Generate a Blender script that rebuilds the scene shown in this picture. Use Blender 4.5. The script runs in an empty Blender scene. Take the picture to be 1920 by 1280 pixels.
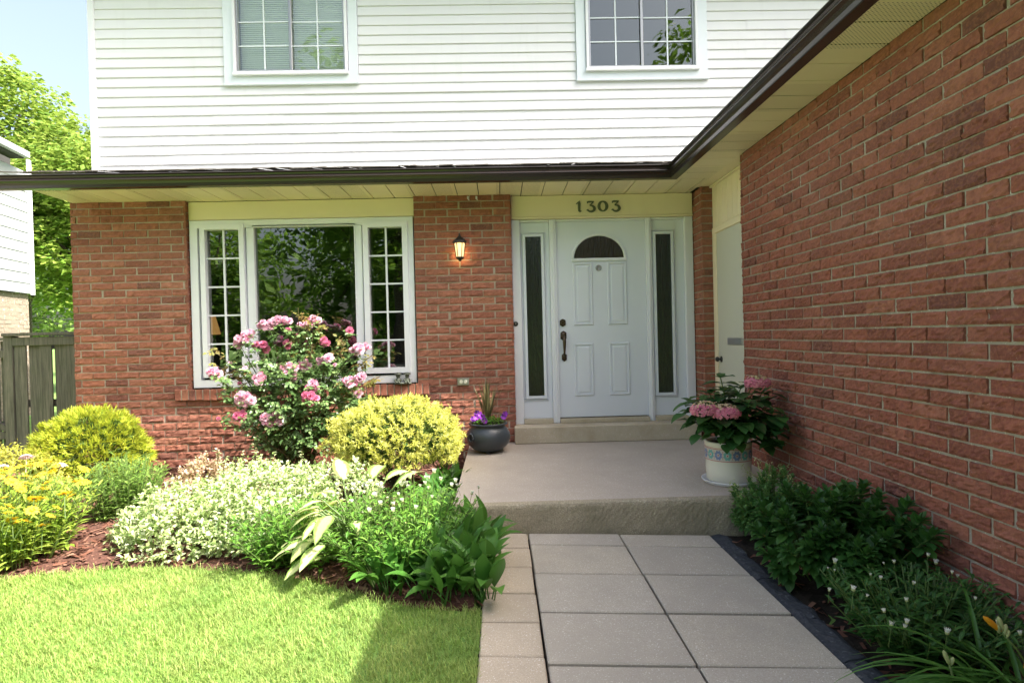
import bpy, math, random
from math import sin, cos, pi, sqrt, atan2, radians
from mathutils import Vector, Matrix, noise
random.seed(7)
R = random.Random(11)
U = R.uniform
C = bpy.context.scene.collection
V = Vector

# ------------------------------------------------------------------ helpers
class MB:
    """collects geometry; build() links it as ONE mesh object"""
    def __init__(s): s.v = []; s.f = []; s.m = []; s.a = {}
    def add(s, vs, fs, mi=0):
        o = len(s.v); s.v.extend(tuple(p) for p in vs)
        for f in fs: s.f.append(tuple(i + o for i in f)); s.m.append(mi)
        return o
    def box(s, x0, x1, y0, y1, z0, z1, mi=0):
        if x0 > x1: x0, x1 = x1, x0
        if y0 > y1: y0, y1 = y1, y0
        s.add([(x0,y0,z0),(x1,y0,z0),(x1,y1,z0),(x0,y1,z0),(x0,y0,z1),(x1,y0,z1),(x1,y1,z1),(x0,y1,z1)],
              [(0,3,2,1),(4,5,6,7),(0,1,5,4),(1,2,6,5),(2,3,7,6),(3,0,4,7)], mi)
    def bbox(s, x0, x1, y0, y1, z0, z1, b=.004, mi=0):
        """box with chamfered edges"""
        vs = []; idx = {}
        for ix, x in enumerate((x0, x1)):
            for iy, y in enumerate((y0, y1)):
                for iz, z in enumerate((z0, z1)):
                    sx, sy, sz = (1, -1)[ix]*b, (1, -1)[iy]*b, (1, -1)[iz]*b
                    idx[ix,iy,iz] = len(vs)
                    vs += [(x, y+sy, z+sz), (x+sx, y, z+sz), (x+sx, y+sy, z)]
        g = lambda a, b_, c, k: idx[a,b_,c] + k
        fs = []
        for a in (0, 1):
            q = [g(a,0,0,0), g(a,1,0,0), g(a,1,1,0), g(a,0,1,0)]; fs.append(q if a else q[::-1])
            q = [g(0,a,0,1), g(1,a,0,1), g(1,a,1,1), g(0,a,1,1)]; fs.append(q[::-1] if a else q)
            q = [g(0,0,a,2), g(1,0,a,2), g(1,1,a,2), g(0,1,a,2)]; fs.append(q if a else q[::-1])
        for a in (0, 1):
            for c in (0, 1):
                fs.append([g(a,c,0,0), g(a,c,1,0), g(a,c,1,1), g(a,c,0,1)])
                fs.append([g(a,0,c,0), g(a,1,c,0), g(a,1,c,2), g(a,0,c,2)])
                fs.append([g(0,a,c,1), g(1,a,c,1), g(1,a,c,2), g(0,a,c,2)])
        for a in (0, 1):
            for c in (0, 1):
                for d in (0, 1): fs.append([g(a,c,d,0), g(a,c,d,1), g(a,c,d,2)])
        s.add(vs, fs, mi)
    def tube(s, pts, rad, n=8, mi=0, cap=True):
        pts = [V(p) for p in pts]
        if not hasattr(rad, '__len__'): rad = [rad]*len(pts)
        vs = []; fs = []; prev = None
        for i, p in enumerate(pts):
            t = (pts[min(i+1, len(pts)-1)] - pts[max(i-1, 0)]).normalized()
            a = prev if prev else (V((0,0,1)) if abs(t.z) < .9 else V((1,0,0)))
            u = (a - t*a.dot(t)).normalized(); w = t.cross(u); prev = u
            for k in range(n):
                an = 2*pi*k/n; vs.append(p + (u*cos(an) + w*sin(an))*rad[i])
        for i in range(len(pts)-1):
            for k in range(n):
                k2 = (k+1) % n; fs.append((i*n+k, i*n+k2, (i+1)*n+k2, (i+1)*n+k))
        if cap: fs.append(tuple(range(n))[::-1]); fs.append(tuple((len(pts)-1)*n+k for k in range(n)))
        s.add(vs, fs, mi)
    def lathe(s, prof, c=(0,0,0), n=32, mi=0, axis='z'):
        vs = []; fs = []
        for r, z in prof:
            for k in range(n):
                an = 2*pi*k/n; p = (r*cos(an), r*sin(an), z)
                if axis == 'y': p = (p[0], -p[2], p[1])
                if axis == 'x': p = (-p[2], p[0], p[1])
                vs.append((p[0]+c[0], p[1]+c[1], p[2]+c[2]))
        for i in range(len(prof)-1):
            for k in range(n):
                k2 = (k+1) % n; fs.append((i*n+k, i*n+k2, (i+1)*n+k2, (i+1)*n+k))
        s.add(vs, fs, mi)
    def prism(s, poly, y0, y1, mi=0, plane='xz'):
        """extrude a 2D polygon; y0 is the side nearer the viewer"""
        n = len(poly)
        if plane == 'xz': vs = [(a, y0, b) for a, b in poly] + [(a, y1, b) for a, b in poly]
        elif plane == 'yz': vs = [(y0, a, b) for a, b in poly] + [(y1, a, b) for a, b in poly]
        else: vs = [(a, b, y0) for a, b in poly] + [(a, b, y1) for a, b in poly]
        s.add(vs, [tuple(range(n)), tuple(range(2*n-1, n-1, -1))] + [(i, i+n, (i+1) % n + n, (i+1) % n) for i in range(n)], mi)
    def ring(s, x0, x1, z0, z1, w, y0, y1, mi=0, slope=0):
        """rectangular picture frame in the xz plane, y0 nearer the viewer"""
        o = [(x0,z0),(x1,z0),(x1,z1),(x0,z1)]; i_ = [(x0+w,z0+w),(x1-w,z0+w),(x1-w,z1-w),(x0+w,z1-w)]
        so = [(x0+slope,z0+slope),(x1-slope,z0+slope),(x1-slope,z1-slope),(x0+slope,z1-slope)]
        vs = [(a,y1,b) for a,b in o] + [(a,y0,b) for a,b in so] + [(a,y0,b) for a,b in i_] + [(a,y1,b) for a,b in i_]
        fs = []
        for k in range(4):
            j = (k+1) % 4
            fs += [(k, j, 4+j, 4+k), (4+k, 4+j, 8+j, 8+k), (8+k, 8+j, 12+j, 12+k)]
        s.add(vs, fs, mi)
    def leaf(s, p, d, n, L, W, fold=.25, mi=0):
        p = V(p); d = d.normalized(); side = d.cross(n)
        if side.length < 1e-4: side = d.cross(V((1,.3,.2)))
        side.normalize(); up = side.cross(d)
        m = p + d*(L*.45)
        s.add([p, m + side*(W*.5) + up*(W*fold), p + d*L, m - side*(W*.5) + up*(W*fold)], [(0,1,2),(0,2,3)], mi)
    def blade(s, p, d, L, W, droop=.5, seg=5, wp=.5, fold=.15, mi=0, att=False, n=None, tipw=0.0, wave=0):
        """arched leaf strip, three columns wide; droop bends it down along its length"""
        p = V(p); d = d.normalized(); up0 = n if n else V((0,0,1))
        side = d.cross(up0)
        if side.length < 1e-4: side = d.cross(V((1,.2,0)))
        side.normalize(); vs = []; av = []; ph = U(0, 6)
        step = L/seg; q = p.copy(); dd = d.copy()
        for i in range(seg+1):
            t = i/seg
            e = math.log(.5)/math.log(wp)
            w = W*.5*max(sin(pi*(t**e)), .06 if i == 0 else tipw)
            up = side.cross(dd).normalized()
            wv = up*(wave*sin(ph + t*9))
            vs += [q - side*w + up*(w*2*fold) + wv, q.copy(), q + side*w + up*(w*2*fold) - wv]; av += [1, 0, 1]
            dd = (dd + V((0,0,-1))*(droop/seg)).normalized(); q = q + dd*step
        fs = []
        for i in range(seg):
            a = i*3; fs += [(a, a+1, a+4, a+3), (a+1, a+2, a+5, a+4)]
        o = s.add(vs, fs, mi)
        if att:
            for i, x in enumerate(av): s.a[o+i] = x
    def build(s, name, mats, parent=None, smooth=False, loc=None):
        me = bpy.data.meshes.new(name); me.from_pydata(s.v, [], s.f)
        mats = mats if isinstance(mats, (list, tuple)) else [mats]
        for m in mats: me.materials.append(m)
        if any(s.m): me.polygons.foreach_set('material_index', s.m)
        if smooth: me.polygons.foreach_set('use_smooth', [True]*len(s.f))
        if s.a:
            at = me.attributes.new('edge', 'FLOAT', 'POINT'); at.data.foreach_set('value', [s.a.get(i, 0.) for i in range(len(s.v))])
        me.update()
        o = bpy.data.objects.new(name, me); C.objects.link(o)
        if parent is not None:
            o.parent = parent
        if loc: o.location = loc
        return o

def tag(o, label=None, cat=None, group=None, kind=None):
    if label: o['label'] = label
    if cat: o['category'] = cat
    if group: o['group'] = group
    if kind: o['kind'] = kind
    return o
def thing(name, label, cat, loc=(0,0,0), group=None):
    o = bpy.data.objects.new(name, None); o.empty_display_size = .1; C.objects.link(o); o.location = loc
    return tag(o, label, cat, group)
class Thing:
    """an Empty at the thing's base; parts are given in world coordinates"""
    def __init__(s, name, label, cat, loc, group=None):
        s.loc = V(loc); s.o = thing(name, label, cat, loc, group)
    def part(s, mb, name, mats, parent=None, smooth=False, label=None):
        l = s.loc
        mb.v = [(x-l.x, y-l.y, z-l.z) for x, y, z in mb.v]
        o = mb.build(name, mats, parent or s.o, smooth)
        if label: o['label'] = label
        return o
    def copy(s, src, name, loc, rot=(0,0,0), sc=1):
        o = src.copy(); o.name = name; C.objects.link(o); o.parent = s.o
        o.location = V(loc) - s.loc; o.rotation_euler = rot; o.scale = (sc, sc, sc) if not hasattr(sc, '__len__') else sc
        return o
def struct(mb, name, mats, smooth=False, kind='structure'):
    return tag(mb.build(name, mats, None, smooth), kind=kind)

# ------------------------------------------------------------------ materials
def mat(name):
    m = bpy.data.materials.new(name); m.use_nodes = True
    nt = m.node_tree; b = nt.nodes['Principled BSDF']
    return m, nt, b
def N(nt, t, **k):
    n = nt.nodes.new(t)
    for a, b in k.items():
        if a in n.inputs.keys(): n.inputs[a].default_value = b
        else: setattr(n, a, b)
    return n
def ramp(nt, fac, stops, interp='LINEAR'):
    r = nt.nodes.new('ShaderNodeValToRGB'); r.color_ramp.interpolation = interp
    e = r.color_ramp.elements
    while len(e) < len(stops): e.new(.5)
    for i, (p, c) in enumerate(stops):
        e[i].position = p; e[i].color = (c if len(c) == 4 else (*c, 1)) if hasattr(c, '__len__') else (c, c, c, 1)
    nt.links.new(fac, r.inputs[0]); return r
def mix(nt, fac, a, b, mode='MIX'):
    m = nt.nodes.new('ShaderNodeMix'); m.data_type = 'RGBA'; m.blend_type = mode
    for i, x in ((0, fac), (6, a), (7, b)):
        if hasattr(x, 'links'): nt.links.new(x, m.inputs[i])
        elif i == 0: m.inputs[0].default_value = x
        else: m.inputs[i].default_value = (*x, 1)
    return m.outputs[2]
def obj_co(nt): return nt.nodes.new('ShaderNodeTexCoord').outputs['Object']
def nz(nt, co, scale, detail=3, rough=.55):
    n = N(nt, 'ShaderNodeTexNoise', Scale=scale, Detail=detail, Roughness=rough); nt.links.new(co, n.inputs['Vector']); return n.outputs['Fac']
def bump(nt, b, h, strength=.3, dist=.01):
    n = N(nt, 'ShaderNodeBump', Strength=strength, Distance=dist); nt.links.new(h, n.inputs['Height']); nt.links.new(n.outputs[0], b.inputs['Normal']); return n
def rnd(nt): return nt.nodes.new('ShaderNodeNewGeometry').outputs['Random Per Island']

def paint(name, col, rough=.5, dirt=.12, bmp=.06, scale=6, spec=.4, metal=0, dirtcol=None):
    m, nt, b = mat(name); co = obj_co(nt)
    f = nz(nt, co, scale, 4, .6)
    d = dirtcol or tuple(c*.6 for c in col)
    r = ramp(nt, f, [(.35, 0.), (.75, 1.)])
    mm = nt.nodes.new('ShaderNodeMath'); mm.operation = 'MULTIPLY'; mm.inputs[1].default_value = dirt; nt.links.new(r.outputs[0], mm.inputs[0])
    nt.links.new(mix(nt, mm.outputs[0], col, d), b.inputs['Base Color'])
    b.inputs['Roughness'].default_value = rough; b.inputs['Specular IOR Level'].default_value = spec; b.inputs['Metallic'].default_value = metal
    if bmp: bump(nt, b, nz(nt, co, scale*14, 2), bmp, .004)
    return m

def brick_mat(name, cols, speck=.5):
    m, nt, b = mat(name); co = obj_co(nt)
    base = ramp(nt, rnd(nt), cols).outputs[0]
    c = mix(nt, ramp(nt, nz(nt, co, 22, 5, .7), [(.35, 0.), (.7, .85)]).outputs[0], base, tuple(x*.52 for x in cols[1][1]), 'MIX')
    c = mix(nt, ramp(nt, nz(nt, co, 60, 3, .6), [(.45, 0.), (.62, .35)]).outputs[0], c, (.42, .17, .10))
    c = mix(nt, ramp(nt, nz(nt, co, 1.1, 3, .6), [(.4, 0.), (.75, .28)]).outputs[0], c, (.30, .17, .13))
    vo = N(nt, 'ShaderNodeTexVoronoi', Scale=115.); nt.links.new(co, vo.inputs['Vector'])
    sp = ramp(nt, vo.outputs['Distance'], [(.10, 1.), (.17, 0.)]).outputs[0]
    sc = ramp(nt, nz(nt, co, 9, 3), [(.55, 0.), (.68, speck)]).outputs[0]
    mm = nt.nodes.new('ShaderNodeMath'); mm.operation = 'MULTIPLY'; nt.links.new(sp, mm.inputs[0]); nt.links.new(sc, mm.inputs[1])
    c = mix(nt, mm.outputs[0], c, (.62, .55, .48))
    nt.links.new(c, b.inputs['Base Color'])
    b.inputs['Roughness'].default_value = .82; b.inputs['Specular IOR Level'].default_value = .3
    bump(nt, b, nz(nt, co, 130, 4, .7), .75, .006)
    return m
BR = [(0., (.37,.138,.085)), (.3, (.34,.125,.082)), (.55, (.305,.108,.072)), (.72, (.225,.078,.056)), (.86, (.385,.155,.10)), (.93, (.43,.185,.115)), (.96, (.15,.06,.05))]
M_brick = brick_mat('facade_brick', BR, .25)
M_gbrick = brick_mat('garage_brick', [(p, (c[0]*.90, c[1]*.80, c[2]*.88)) for p, c in BR], .9)
def stone(name, col, col2, sc=180, spk=(.75,.72,.66), rough=.9, bst=.35, stain=None):
    m, nt, b = mat(name); co = obj_co(nt)
    r = ramp(nt, rnd(nt), [(0, tuple(x*.86 for x in col)), (.5, col), (1, (col[0]*1.07, col[1]*1.05, col[2]*1.0))]).outputs[0]
    c = mix(nt, ramp(nt, nz(nt, co, sc, 3, .7), [(.38, .75), (.62, 0.)]).outputs[0], r, col2)
    c = mix(nt, ramp(nt, nz(nt, co, sc*.8, 1), [(.66, 0.), (.72, .8)]).outputs[0], c, spk)
    c = mix(nt, ramp(nt, nz(nt, co, 2.3, 5, .65), [(.4, 0.), (.75, .6)]).outputs[0], c, tuple(x*.66 for x in col))
    c = mix(nt, ramp(nt, nz(nt, co, 8.5, 6, .75), [(.5, 0.), (.72, .35)]).outputs[0], c, tuple(x*.72 for x in col))
    if stain: c = mix(nt, ramp(nt, nz(nt, co, 3.7, 6, .7), [(.45, 0.), (.7, .7)]).outputs[0], c, stain)
    nt.links.new(c, b.inputs['Base Color']); b.inputs['Roughness'].default_value = rough; b.inputs['Specular IOR Level'].default_value = .25
    bump(nt, b, nz(nt, co, sc*1.1, 3, .7), bst, .004)
    return m
M_mortar = stone('mortar', (.47,.41,.335), (.34,.29,.235), 140)
M_gmortar = stone('garage_mortar', (.37,.325,.27), (.36,.33,.28), 140)
M_slab = stone('path_slab', (.465,.42,.355), (.32,.285,.235), 170, (.80,.78,.72))
M_paver = stone('border_paver', (.53,.445,.34), (.36,.30,.235), 180, (.80,.78,.72))
M_porch = stone('porch_concrete', (.53,.46,.39), (.37,.32,.27), 190, (.80,.78,.72))
M_porchf = stone('porch_face', (.44,.385,.285), (.20,.17,.12), 110, (.6,.55,.44), .95, .9, (.21,.19,.13))
M_step = stone('step_concrete', (.53,.46,.35), (.42,.36,.27), 160, stain=(.36,.29,.19))
M_slate = stone('slate_edging', (.055,.06,.072), (.025,.028,.034), 60, (.12,.13,.14), .8, .8)
M_found = stone('foundation', (.33,.27,.22), (.2,.17,.14), 90)
M_road = stone('road_asphalt', (.09,.088,.085), (.05,.05,.05), 90)
M_joint = stone('joint_sand', (.06,.05,.04), (.03,.026,.02), 120)

M_siding = paint('white_siding', (.70,.705,.745), .55, .06, .03, 3)
def streaks(m, col):
    nt = m.node_tree; b = nt.nodes['Principled BSDF']; co = obj_co(nt); mp = N(nt, 'ShaderNodeMapping'); mp.inputs['Scale'].default_value = (5, 1, .7); nt.links.new(co, mp.inputs[0])
    src = b.inputs['Base Color'].links[0].from_socket
    nt.links.new(mix(nt, ramp(nt, nz(nt, mp.outputs[0], 1.6, 5, .65), [(.55, 0.), (.85, .28)]).outputs[0], src, col), b.inputs['Base Color'])
streaks(M_siding, (.47,.47,.47))
M_white = paint('white_trim', (.76,.77,.83), .42, .05, .02, 4)
M_trimblue = paint('window_trim', (.70,.75,.82), .45, .05, .02, 4)
M_door = paint('door_paint', (.68,.705,.765), .38, .04, .03, 3)
M_dtrim = paint('door_trim', (.74,.75,.79), .4, .05, .02, 3)
M_cream = paint('cream_board', (.80,.69,.50), .55, .08, .04, 3)
M_sdoor = paint('beige_door', (.58,.57,.48), .5, .05, .02, 3)
M_brown = paint('brown_aluminium', (.020,.0135,.011), .24, .2, .0, 3, .6)
M_black = paint('black_iron', (.018,.017,.016), .38, .2, .1, 30, .5)
M_bronze = paint('dark_bronze', (.045,.032,.02), .32, .5, .15, 60, .6, .6, (.16,.10,.05))
M_numb = paint('green_bronze', (.125,.14,.095), .5, .3, .1, 40, .4, .3)
M_alum = paint('grey_metal', (.38,.38,.39), .35, .1, .02, 20, .5, .7)
M_pewter = paint('weathered_pewter', (.16,.18,.14), .5, .7, .3, 70, .4, .3, (.025,.025,.02))
M_pot = paint('cream_glaze', (.74,.72,.64), .25, .06, .01, 6, .5)
M_saucer = paint('white_plastic', (.72,.72,.78), .3, .06, .01, 6, .5)
M_caul = paint('cauldron_paint', (.036,.045,.056), .36, .4, .5, 9, .5, 0, (.055,.062,.07))
M_teal = paint('teal_glaze', (.16,.42,.42), .35, .35, 0, 60)
M_blue = paint('blue_glaze', (.19,.25,.48), .35, .35, 0, 60)
M_pink = paint('rose_glaze', (.50,.18,.17), .35, .3, 0, 60)
M_band = paint('pale_band_glaze', (.58,.55,.52), .35, .3, 0, 60, .4, 0, (.5,.42,.40))
M_soil = stone('potting_soil', (.03,.022,.016), (.012,.01,.008), 70, (.06,.045,.035))
M_shingle = stone('roof_shingle', (.13,.115,.10), (.05,.045,.04), 110)
M_gsiding = paint('pale_siding', (.42,.43,.45), .6, .1, .03, 3)
M_nbrick = stone('pale_brick', (.34,.28,.22), (.25,.20,.15), 30)
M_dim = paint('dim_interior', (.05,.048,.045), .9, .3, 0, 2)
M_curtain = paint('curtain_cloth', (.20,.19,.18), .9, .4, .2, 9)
M_blind = paint('blind_slat', (.90,.92,.88), .5, .1, 0, 5)

def wood_mat():
    m, nt, b = mat('weathered_wood'); co = obj_co(nt)
    mp = N(nt, 'ShaderNodeMapping'); mp.inputs['Scale'].default_value = (30, 30, 1.6); nt.links.new(co, mp.inputs[0])
    g = nz(nt, mp.outputs[0], 1.5, 5, .7)
    base = ramp(nt, rnd(nt), [(0, (.125,.115,.10)), (1, (.225,.205,.17))]).outputs[0]
    c = mix(nt, ramp(nt, g, [(.35, .8), (.65, 0.)]).outputs[0], base, (.05,.05,.04))
    c = mix(nt, ramp(nt, nz(nt, co, 3, 4), [(.5, 0.), (.75, .35)]).outputs[0], c, (.08,.10,.065))
    nt.links.new(c, b.inputs['Base Color']); b.inputs['Roughness'].default_value = .9; bump(nt, b, g, .4, .006); return m
M_wood = wood_mat()

def soffit_mat(name, along):
    """cream vented soffit: rows of small dark perforations on two of every four panels"""
    m, nt, b = mat(name); co = obj_co(nt)
    sx = nt.nodes.new('ShaderNodeSeparateXYZ'); nt.links.new(co, sx.inputs[0])
    def mth(op, a, b_=None):
        n = nt.nodes.new('ShaderNodeMath'); n.operation = op
        for i, x in enumerate((a, b_)):
            if x is None: continue
            if hasattr(x, 'links'): nt.links.new(x, n.inputs[i])
            else: n.inputs[i].default_value = x
        return n.outputs[0]
    u, w = (sx.outputs[0], sx.outputs[1]) if along == 'x' else (sx.outputs[1], sx.outputs[0])
    pan = mth('LESS_THAN', mth('FRACT', mth('ADD', mth('DIVIDE', u, .9), 100.)), .5)
    a = mth('ABSOLUTE', mth('SUBTRACT', mth('FRACT', mth('ADD', mth('DIVIDE', u, .0125), 800.)), .5))
    row = mth('FLOOR', mth('ADD', mth('DIVIDE', u, .0125), 800.))
    c_ = mth('ABSOLUTE', mth('SUBTRACT', mth('FRACT', mth('ADD', mth('ADD', mth('DIVIDE', w, .022), 400.), mth('MULTIPLY', row, .37))), .5))
    hole = mth('MULTIPLY', mth('MULTIPLY', mth('LESS_THAN', a, .17), mth('LESS_THAN', c_, .2)), pan)
    base = mix(nt, ramp(nt, nz(nt, co, 4, 3), [(.35, 0.), (.75, .15)]).outputs[0], (.82,.72,.53), (.62,.54,.38))
    nt.links.new(mix(nt, hole, base, (.10,.085,.045)), b.inputs['Base Color']); b.inputs['Roughness'].default_value = .5
    return m
M_soffx = soffit_mat('soffit_vinyl', 'x'); M_soffy = soffit_mat('soffit_vinyl_side', 'y')

def glass_mat(name, refl=.2, tint=(.35,.38,.38), rough=0., bumpy=0., base=None):
    m, nt, b = mat(name); nt.nodes.remove(b); out = nt.nodes['Material Output']
    gl = N(nt, 'ShaderNodeBsdfGlossy', Roughness=rough); gl.inputs['Color'].default_value = (.95,1,.95,1)
    tr = N(nt, 'ShaderNodeBsdfTransparent') if base is None else N(nt, 'ShaderNodeBsdfDiffuse')
    tr.inputs['Color'].default_value = (*(tint if base is None else base), 1)
    fr = N(nt, 'ShaderNodeFresnel', IOR=1.5)
    ad = nt.nodes.new('ShaderNodeMath'); ad.operation = 'ADD'; ad.use_clamp = True; ad.inputs[1].default_value = refl
    nt.links.new(fr.outputs[0], ad.inputs[0])
    mx = nt.nodes.new('ShaderNodeMixShader'); nt.links.new(ad.outputs[0], mx.inputs[0]); nt.links.new(tr.outputs[0], mx.inputs[1]); nt.links.new(gl.outputs[0], mx.inputs[2])
    co = obj_co(nt)
    if bumpy:
        mp = N(nt, 'ShaderNodeMapping'); mp.inputs['Scale'].default_value = (1, 1, .14); nt.links.new(co, mp.inputs[0])
        bp = N(nt, 'ShaderNodeBump', Strength=bumpy, Distance=.02); nt.links.new(nz(nt, mp.outputs[0], 55, 4, .7), bp.inputs['Height'])
    else:
        bp = N(nt, 'ShaderNodeBump', Strength=.05, Distance=.05); nt.links.new(nz(nt, co, 2.2, 1), bp.inputs['Height'])
    nt.links.new(bp.outputs[0], gl.inputs['Normal']); nt.links.new(mx.outputs[0], out.inputs[0]); return m
M_glass = glass_mat('window_glass', .14, (.42,.45,.44))
M_glassu = glass_mat('upper_glass', .09, (.97,1.,.98))
M_priv = glass_mat('privacy_glass', .015, rough=.14, bumpy=.6, base=(.008,.010,.010))
M_fan = glass_mat('fanlight_glass', .0, rough=.2, bumpy=.7, base=(.018,.010,.006))
def emit_mat(name, col, st):
    m, nt, b = mat(name); b.inputs['Base Color'].default_value = (*col, 1); b.inputs['Emission Color'].default_value = (*col, 1); b.inputs['Emission Strength'].default_value = st; return m
M_lampglass = emit_mat('lit_lamp_glass', (1., .70, .32), .55)
M_bulb = emit_mat('lit_bulb', (1., .86, .55), 9.)
M_shade = emit_mat('lit_lampshade', (1., .50, .16), .30)

def leafm(name, stops, trans=.35, rough=.5, spec=.3, tcol=None, edge=None, spread=.25):
    """leaf: random colour per leaf, some light let through; edge=(colour stops) paints across the leaf"""
    m, nt, b = mat(name); out = nt.nodes['Material Output']; co = obj_co(nt)
    n = len(stops); st = [(i/(max(n-1, 1)), c) for i, c in enumerate(stops)]
    c = ramp(nt, rnd(nt), st).outputs[0]
    if edge:
        at = N(nt, 'ShaderNodeAttribute', attribute_name='edge')
        ad = nt.nodes.new('ShaderNodeMath'); ad.operation = 'ADD'; nt.links.new(at.outputs['Fac'], ad.inputs[0])
        ns = nt.nodes.new('ShaderNodeMath'); ns.operation = 'MULTIPLY_ADD'; ns.inputs[1].default_value = .5; ns.inputs[2].default_value = -.25
        nt.links.new(nz(nt, co, 60, 2), ns.inputs[0]); nt.links.new(ns.outputs[0], ad.inputs[1])
        c = mix(nt, ramp(nt, ad.outputs[0], [(.5, 0.), (.68, 1.)]).outputs[0], c, edge)
    if name == 'grass_blades':
        c = mix(nt, ramp(nt, nz(nt, co, 1.6, 4, .65), [(.42, 0.), (.68, .6)]).outputs[0], c, (.42,.46,.15))
        c = mix(nt, ramp(nt, nz(nt, co, 2.7, 3, .6), [(.5, 0.), (.7, .45)]).outputs[0], c, (.13,.30,.05))
    c = mix(nt, ramp(nt, nz(nt, co, 5, 2), [(.3, 0.), (.8, spread*2)]).outputs[0], c, tuple(x*.5 for x in stops[0]))
    nt.links.new(c, b.inputs['Base Color']); b.inputs['Roughness'].default_value = rough; b.inputs['Specular IOR Level'].default_value = spec
    tl = nt.nodes.new('ShaderNodeBsdfTranslucent')
    nt.links.new(mix(nt, .55, c, tcol or tuple(min(1, x*1.5) for x in stops[-1])), tl.inputs[0])
    mx = nt.nodes.new('ShaderNodeMixShader'); mx.inputs[0].default_value = trans
    nt.links.new(b.outputs[0], mx.inputs[1]); nt.links.new(tl.outputs[0], mx.inputs[2]); nt.links.new(mx.outputs[0], out.inputs[0])
    return m
L_grass = leafm('grass_blades', [(.155,.28,.045), (.235,.385,.07), (.315,.43,.10), (.42,.46,.17)], .35, .6)
L_gold = leafm('golden_cedar', [(.17,.26,.02), (.38,.44,.035), (.60,.60,.07)], .3)
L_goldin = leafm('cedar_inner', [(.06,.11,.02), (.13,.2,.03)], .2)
L_yew = leafm('golden_yew_tips', [(.42,.46,.05), (.74,.72,.13), (.88,.86,.32)], .35)
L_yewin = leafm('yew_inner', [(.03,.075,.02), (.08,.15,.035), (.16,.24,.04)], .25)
L_rose = leafm('rose_leaves', [(.06,.13,.035), (.13,.23,.07), (.24,.35,.12)], .25, .38, .5)
L_roseyg = leafm('rose_young_leaves', [(.20,.16,.05), (.22,.26,.06), (.30,.17,.08)], .4)
L_petal = leafm('rose_petals', [(.82,.40,.54), (.88,.58,.68), (.90,.74,.80), (.86,.46,.60)], .35, .5, .2)
L_petald = leafm('rose_petals_deep', [(.70,.18,.33), (.80,.30,.46)], .35, .5, .2)
L_var = leafm('variegated_leaves', [(.52,.60,.27), (.74,.77,.48), (.32,.45,.13), (.83,.84,.62), (.13,.26,.05), (.55,.63,.25), (.22,.36,.09)], .3, .5)
L_pinkl = leafm('pink_shrub_leaves', [(.50,.30,.22), (.70,.52,.40), (.40,.38,.15)], .35)
L_daisy = leafm('daisy_leaves', [(.06,.17,.02), (.13,.30,.035), (.24,.42,.07)], .3, .42, .4)
L_peren = leafm('perennial_leaves', [(.09,.19,.03), (.19,.32,.06), (.30,.44,.10)], .35)
L_yleaf = leafm('coreopsis_leaves', [(.15,.27,.03), (.30,.44,.06), (.46,.55,.11)], .35)
L_ypet = leafm('yellow_petals', [(.84,.58,.03), (.88,.70,.06), (.82,.48,.02)], .3)
L_yeye = leafm('yellow_flower_eye', [(.62,.30,.01), (.7,.4,.02)], .05)
L_wpet = leafm('white_petals', [(.80,.80,.70), (.85,.85,.78)], .3)
L_bud = leafm('green_buds', [(.35,.42,.16), (.55,.58,.30)], .2)
L_spirea = leafm('spirea_leaves', [(.30,.36,.05), (.48,.50,.08), (.55,.48,.10)], .35)
L_sppet = leafm('pale_pink_florets', [(.80,.55,.58), (.86,.68,.68)], .3)
L_hosta = leafm('hosta_leaves', [(.60,.64,.22), (.78,.77,.45), (.52,.60,.16)], .3, .4, .4, edge=(.16,.30,.06))
L_lily = leafm('lily_leaves', [(.05,.155,.025), (.085,.23,.035), (.14,.30,.055)], .3, .38, .45)
L_hyd = leafm('hydrangea_leaves', [(.025,.085,.022), (.04,.12,.03), (.07,.17,.035)], .2, .35, .5)
L_hydp = leafm('hydrangea_pink', [(.72,.14,.30), (.80,.28,.40), (.84,.46,.47)], .3)
L_hydc = leafm('hydrangea_centre', [(.74,.66,.34), (.80,.58,.42), (.6,.62,.26)], .3)
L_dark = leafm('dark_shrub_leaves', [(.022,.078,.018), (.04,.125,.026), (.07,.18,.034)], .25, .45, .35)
L_sedum = leafm('sedum_leaves', [(.06,.16,.05), (.12,.26,.075), (.20,.36,.10)], .3)
L_dlily = leafm('daylily_leaves', [(.045,.14,.025), (.08,.21,.035), (.12,.27,.05)], .35, .4, .4)
L_orange = leafm('orange_petals', [(.78,.33,.02), (.82,.42,.03)], .3)
L_spike = leafm('spike_leaves', [(.05,.065,.03), (.14,.12,.05), (.28,.22,.11)], .15)
L_purple = leafm('purple_petals', [(.22,.03,.42), (.38,.06,.60), (.06,.01,.12)], .3)
L_tree = leafm('maple_leaves', [(.08,.18,.02), (.19,.31,.04), (.36,.45,.09)], .35)
L_tree2 = leafm('far_tree_leaves', [(.08,.16,.03), (.15,.25,.05), (.22,.32,.07)], .3)
L_wood = leafm('street_tree_leaves', [(.07,.15,.02), (.14,.27,.03), (.24,.38,.05)], .35)
M_stem = paint('green_stem', (.10,.16,.04), .6, .3, 0, 20)
M_cane = paint('rose_cane', (.09,.07,.03), .7, .4, .1, 30)
M_bark = stone('bark', (.10,.08,.06), (.035,.03,.022), 40)
M_chip = leafm('mulch_chips', [(.08,.032,.022), (.17,.075,.05), (.27,.15,.105), (.12,.05,.035)], .02, .9, .15)
M_mulch = stone('mulch', (.12,.055,.04), (.04,.018,.014), 65, (.28,.15,.10), .95, 1.)
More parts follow.
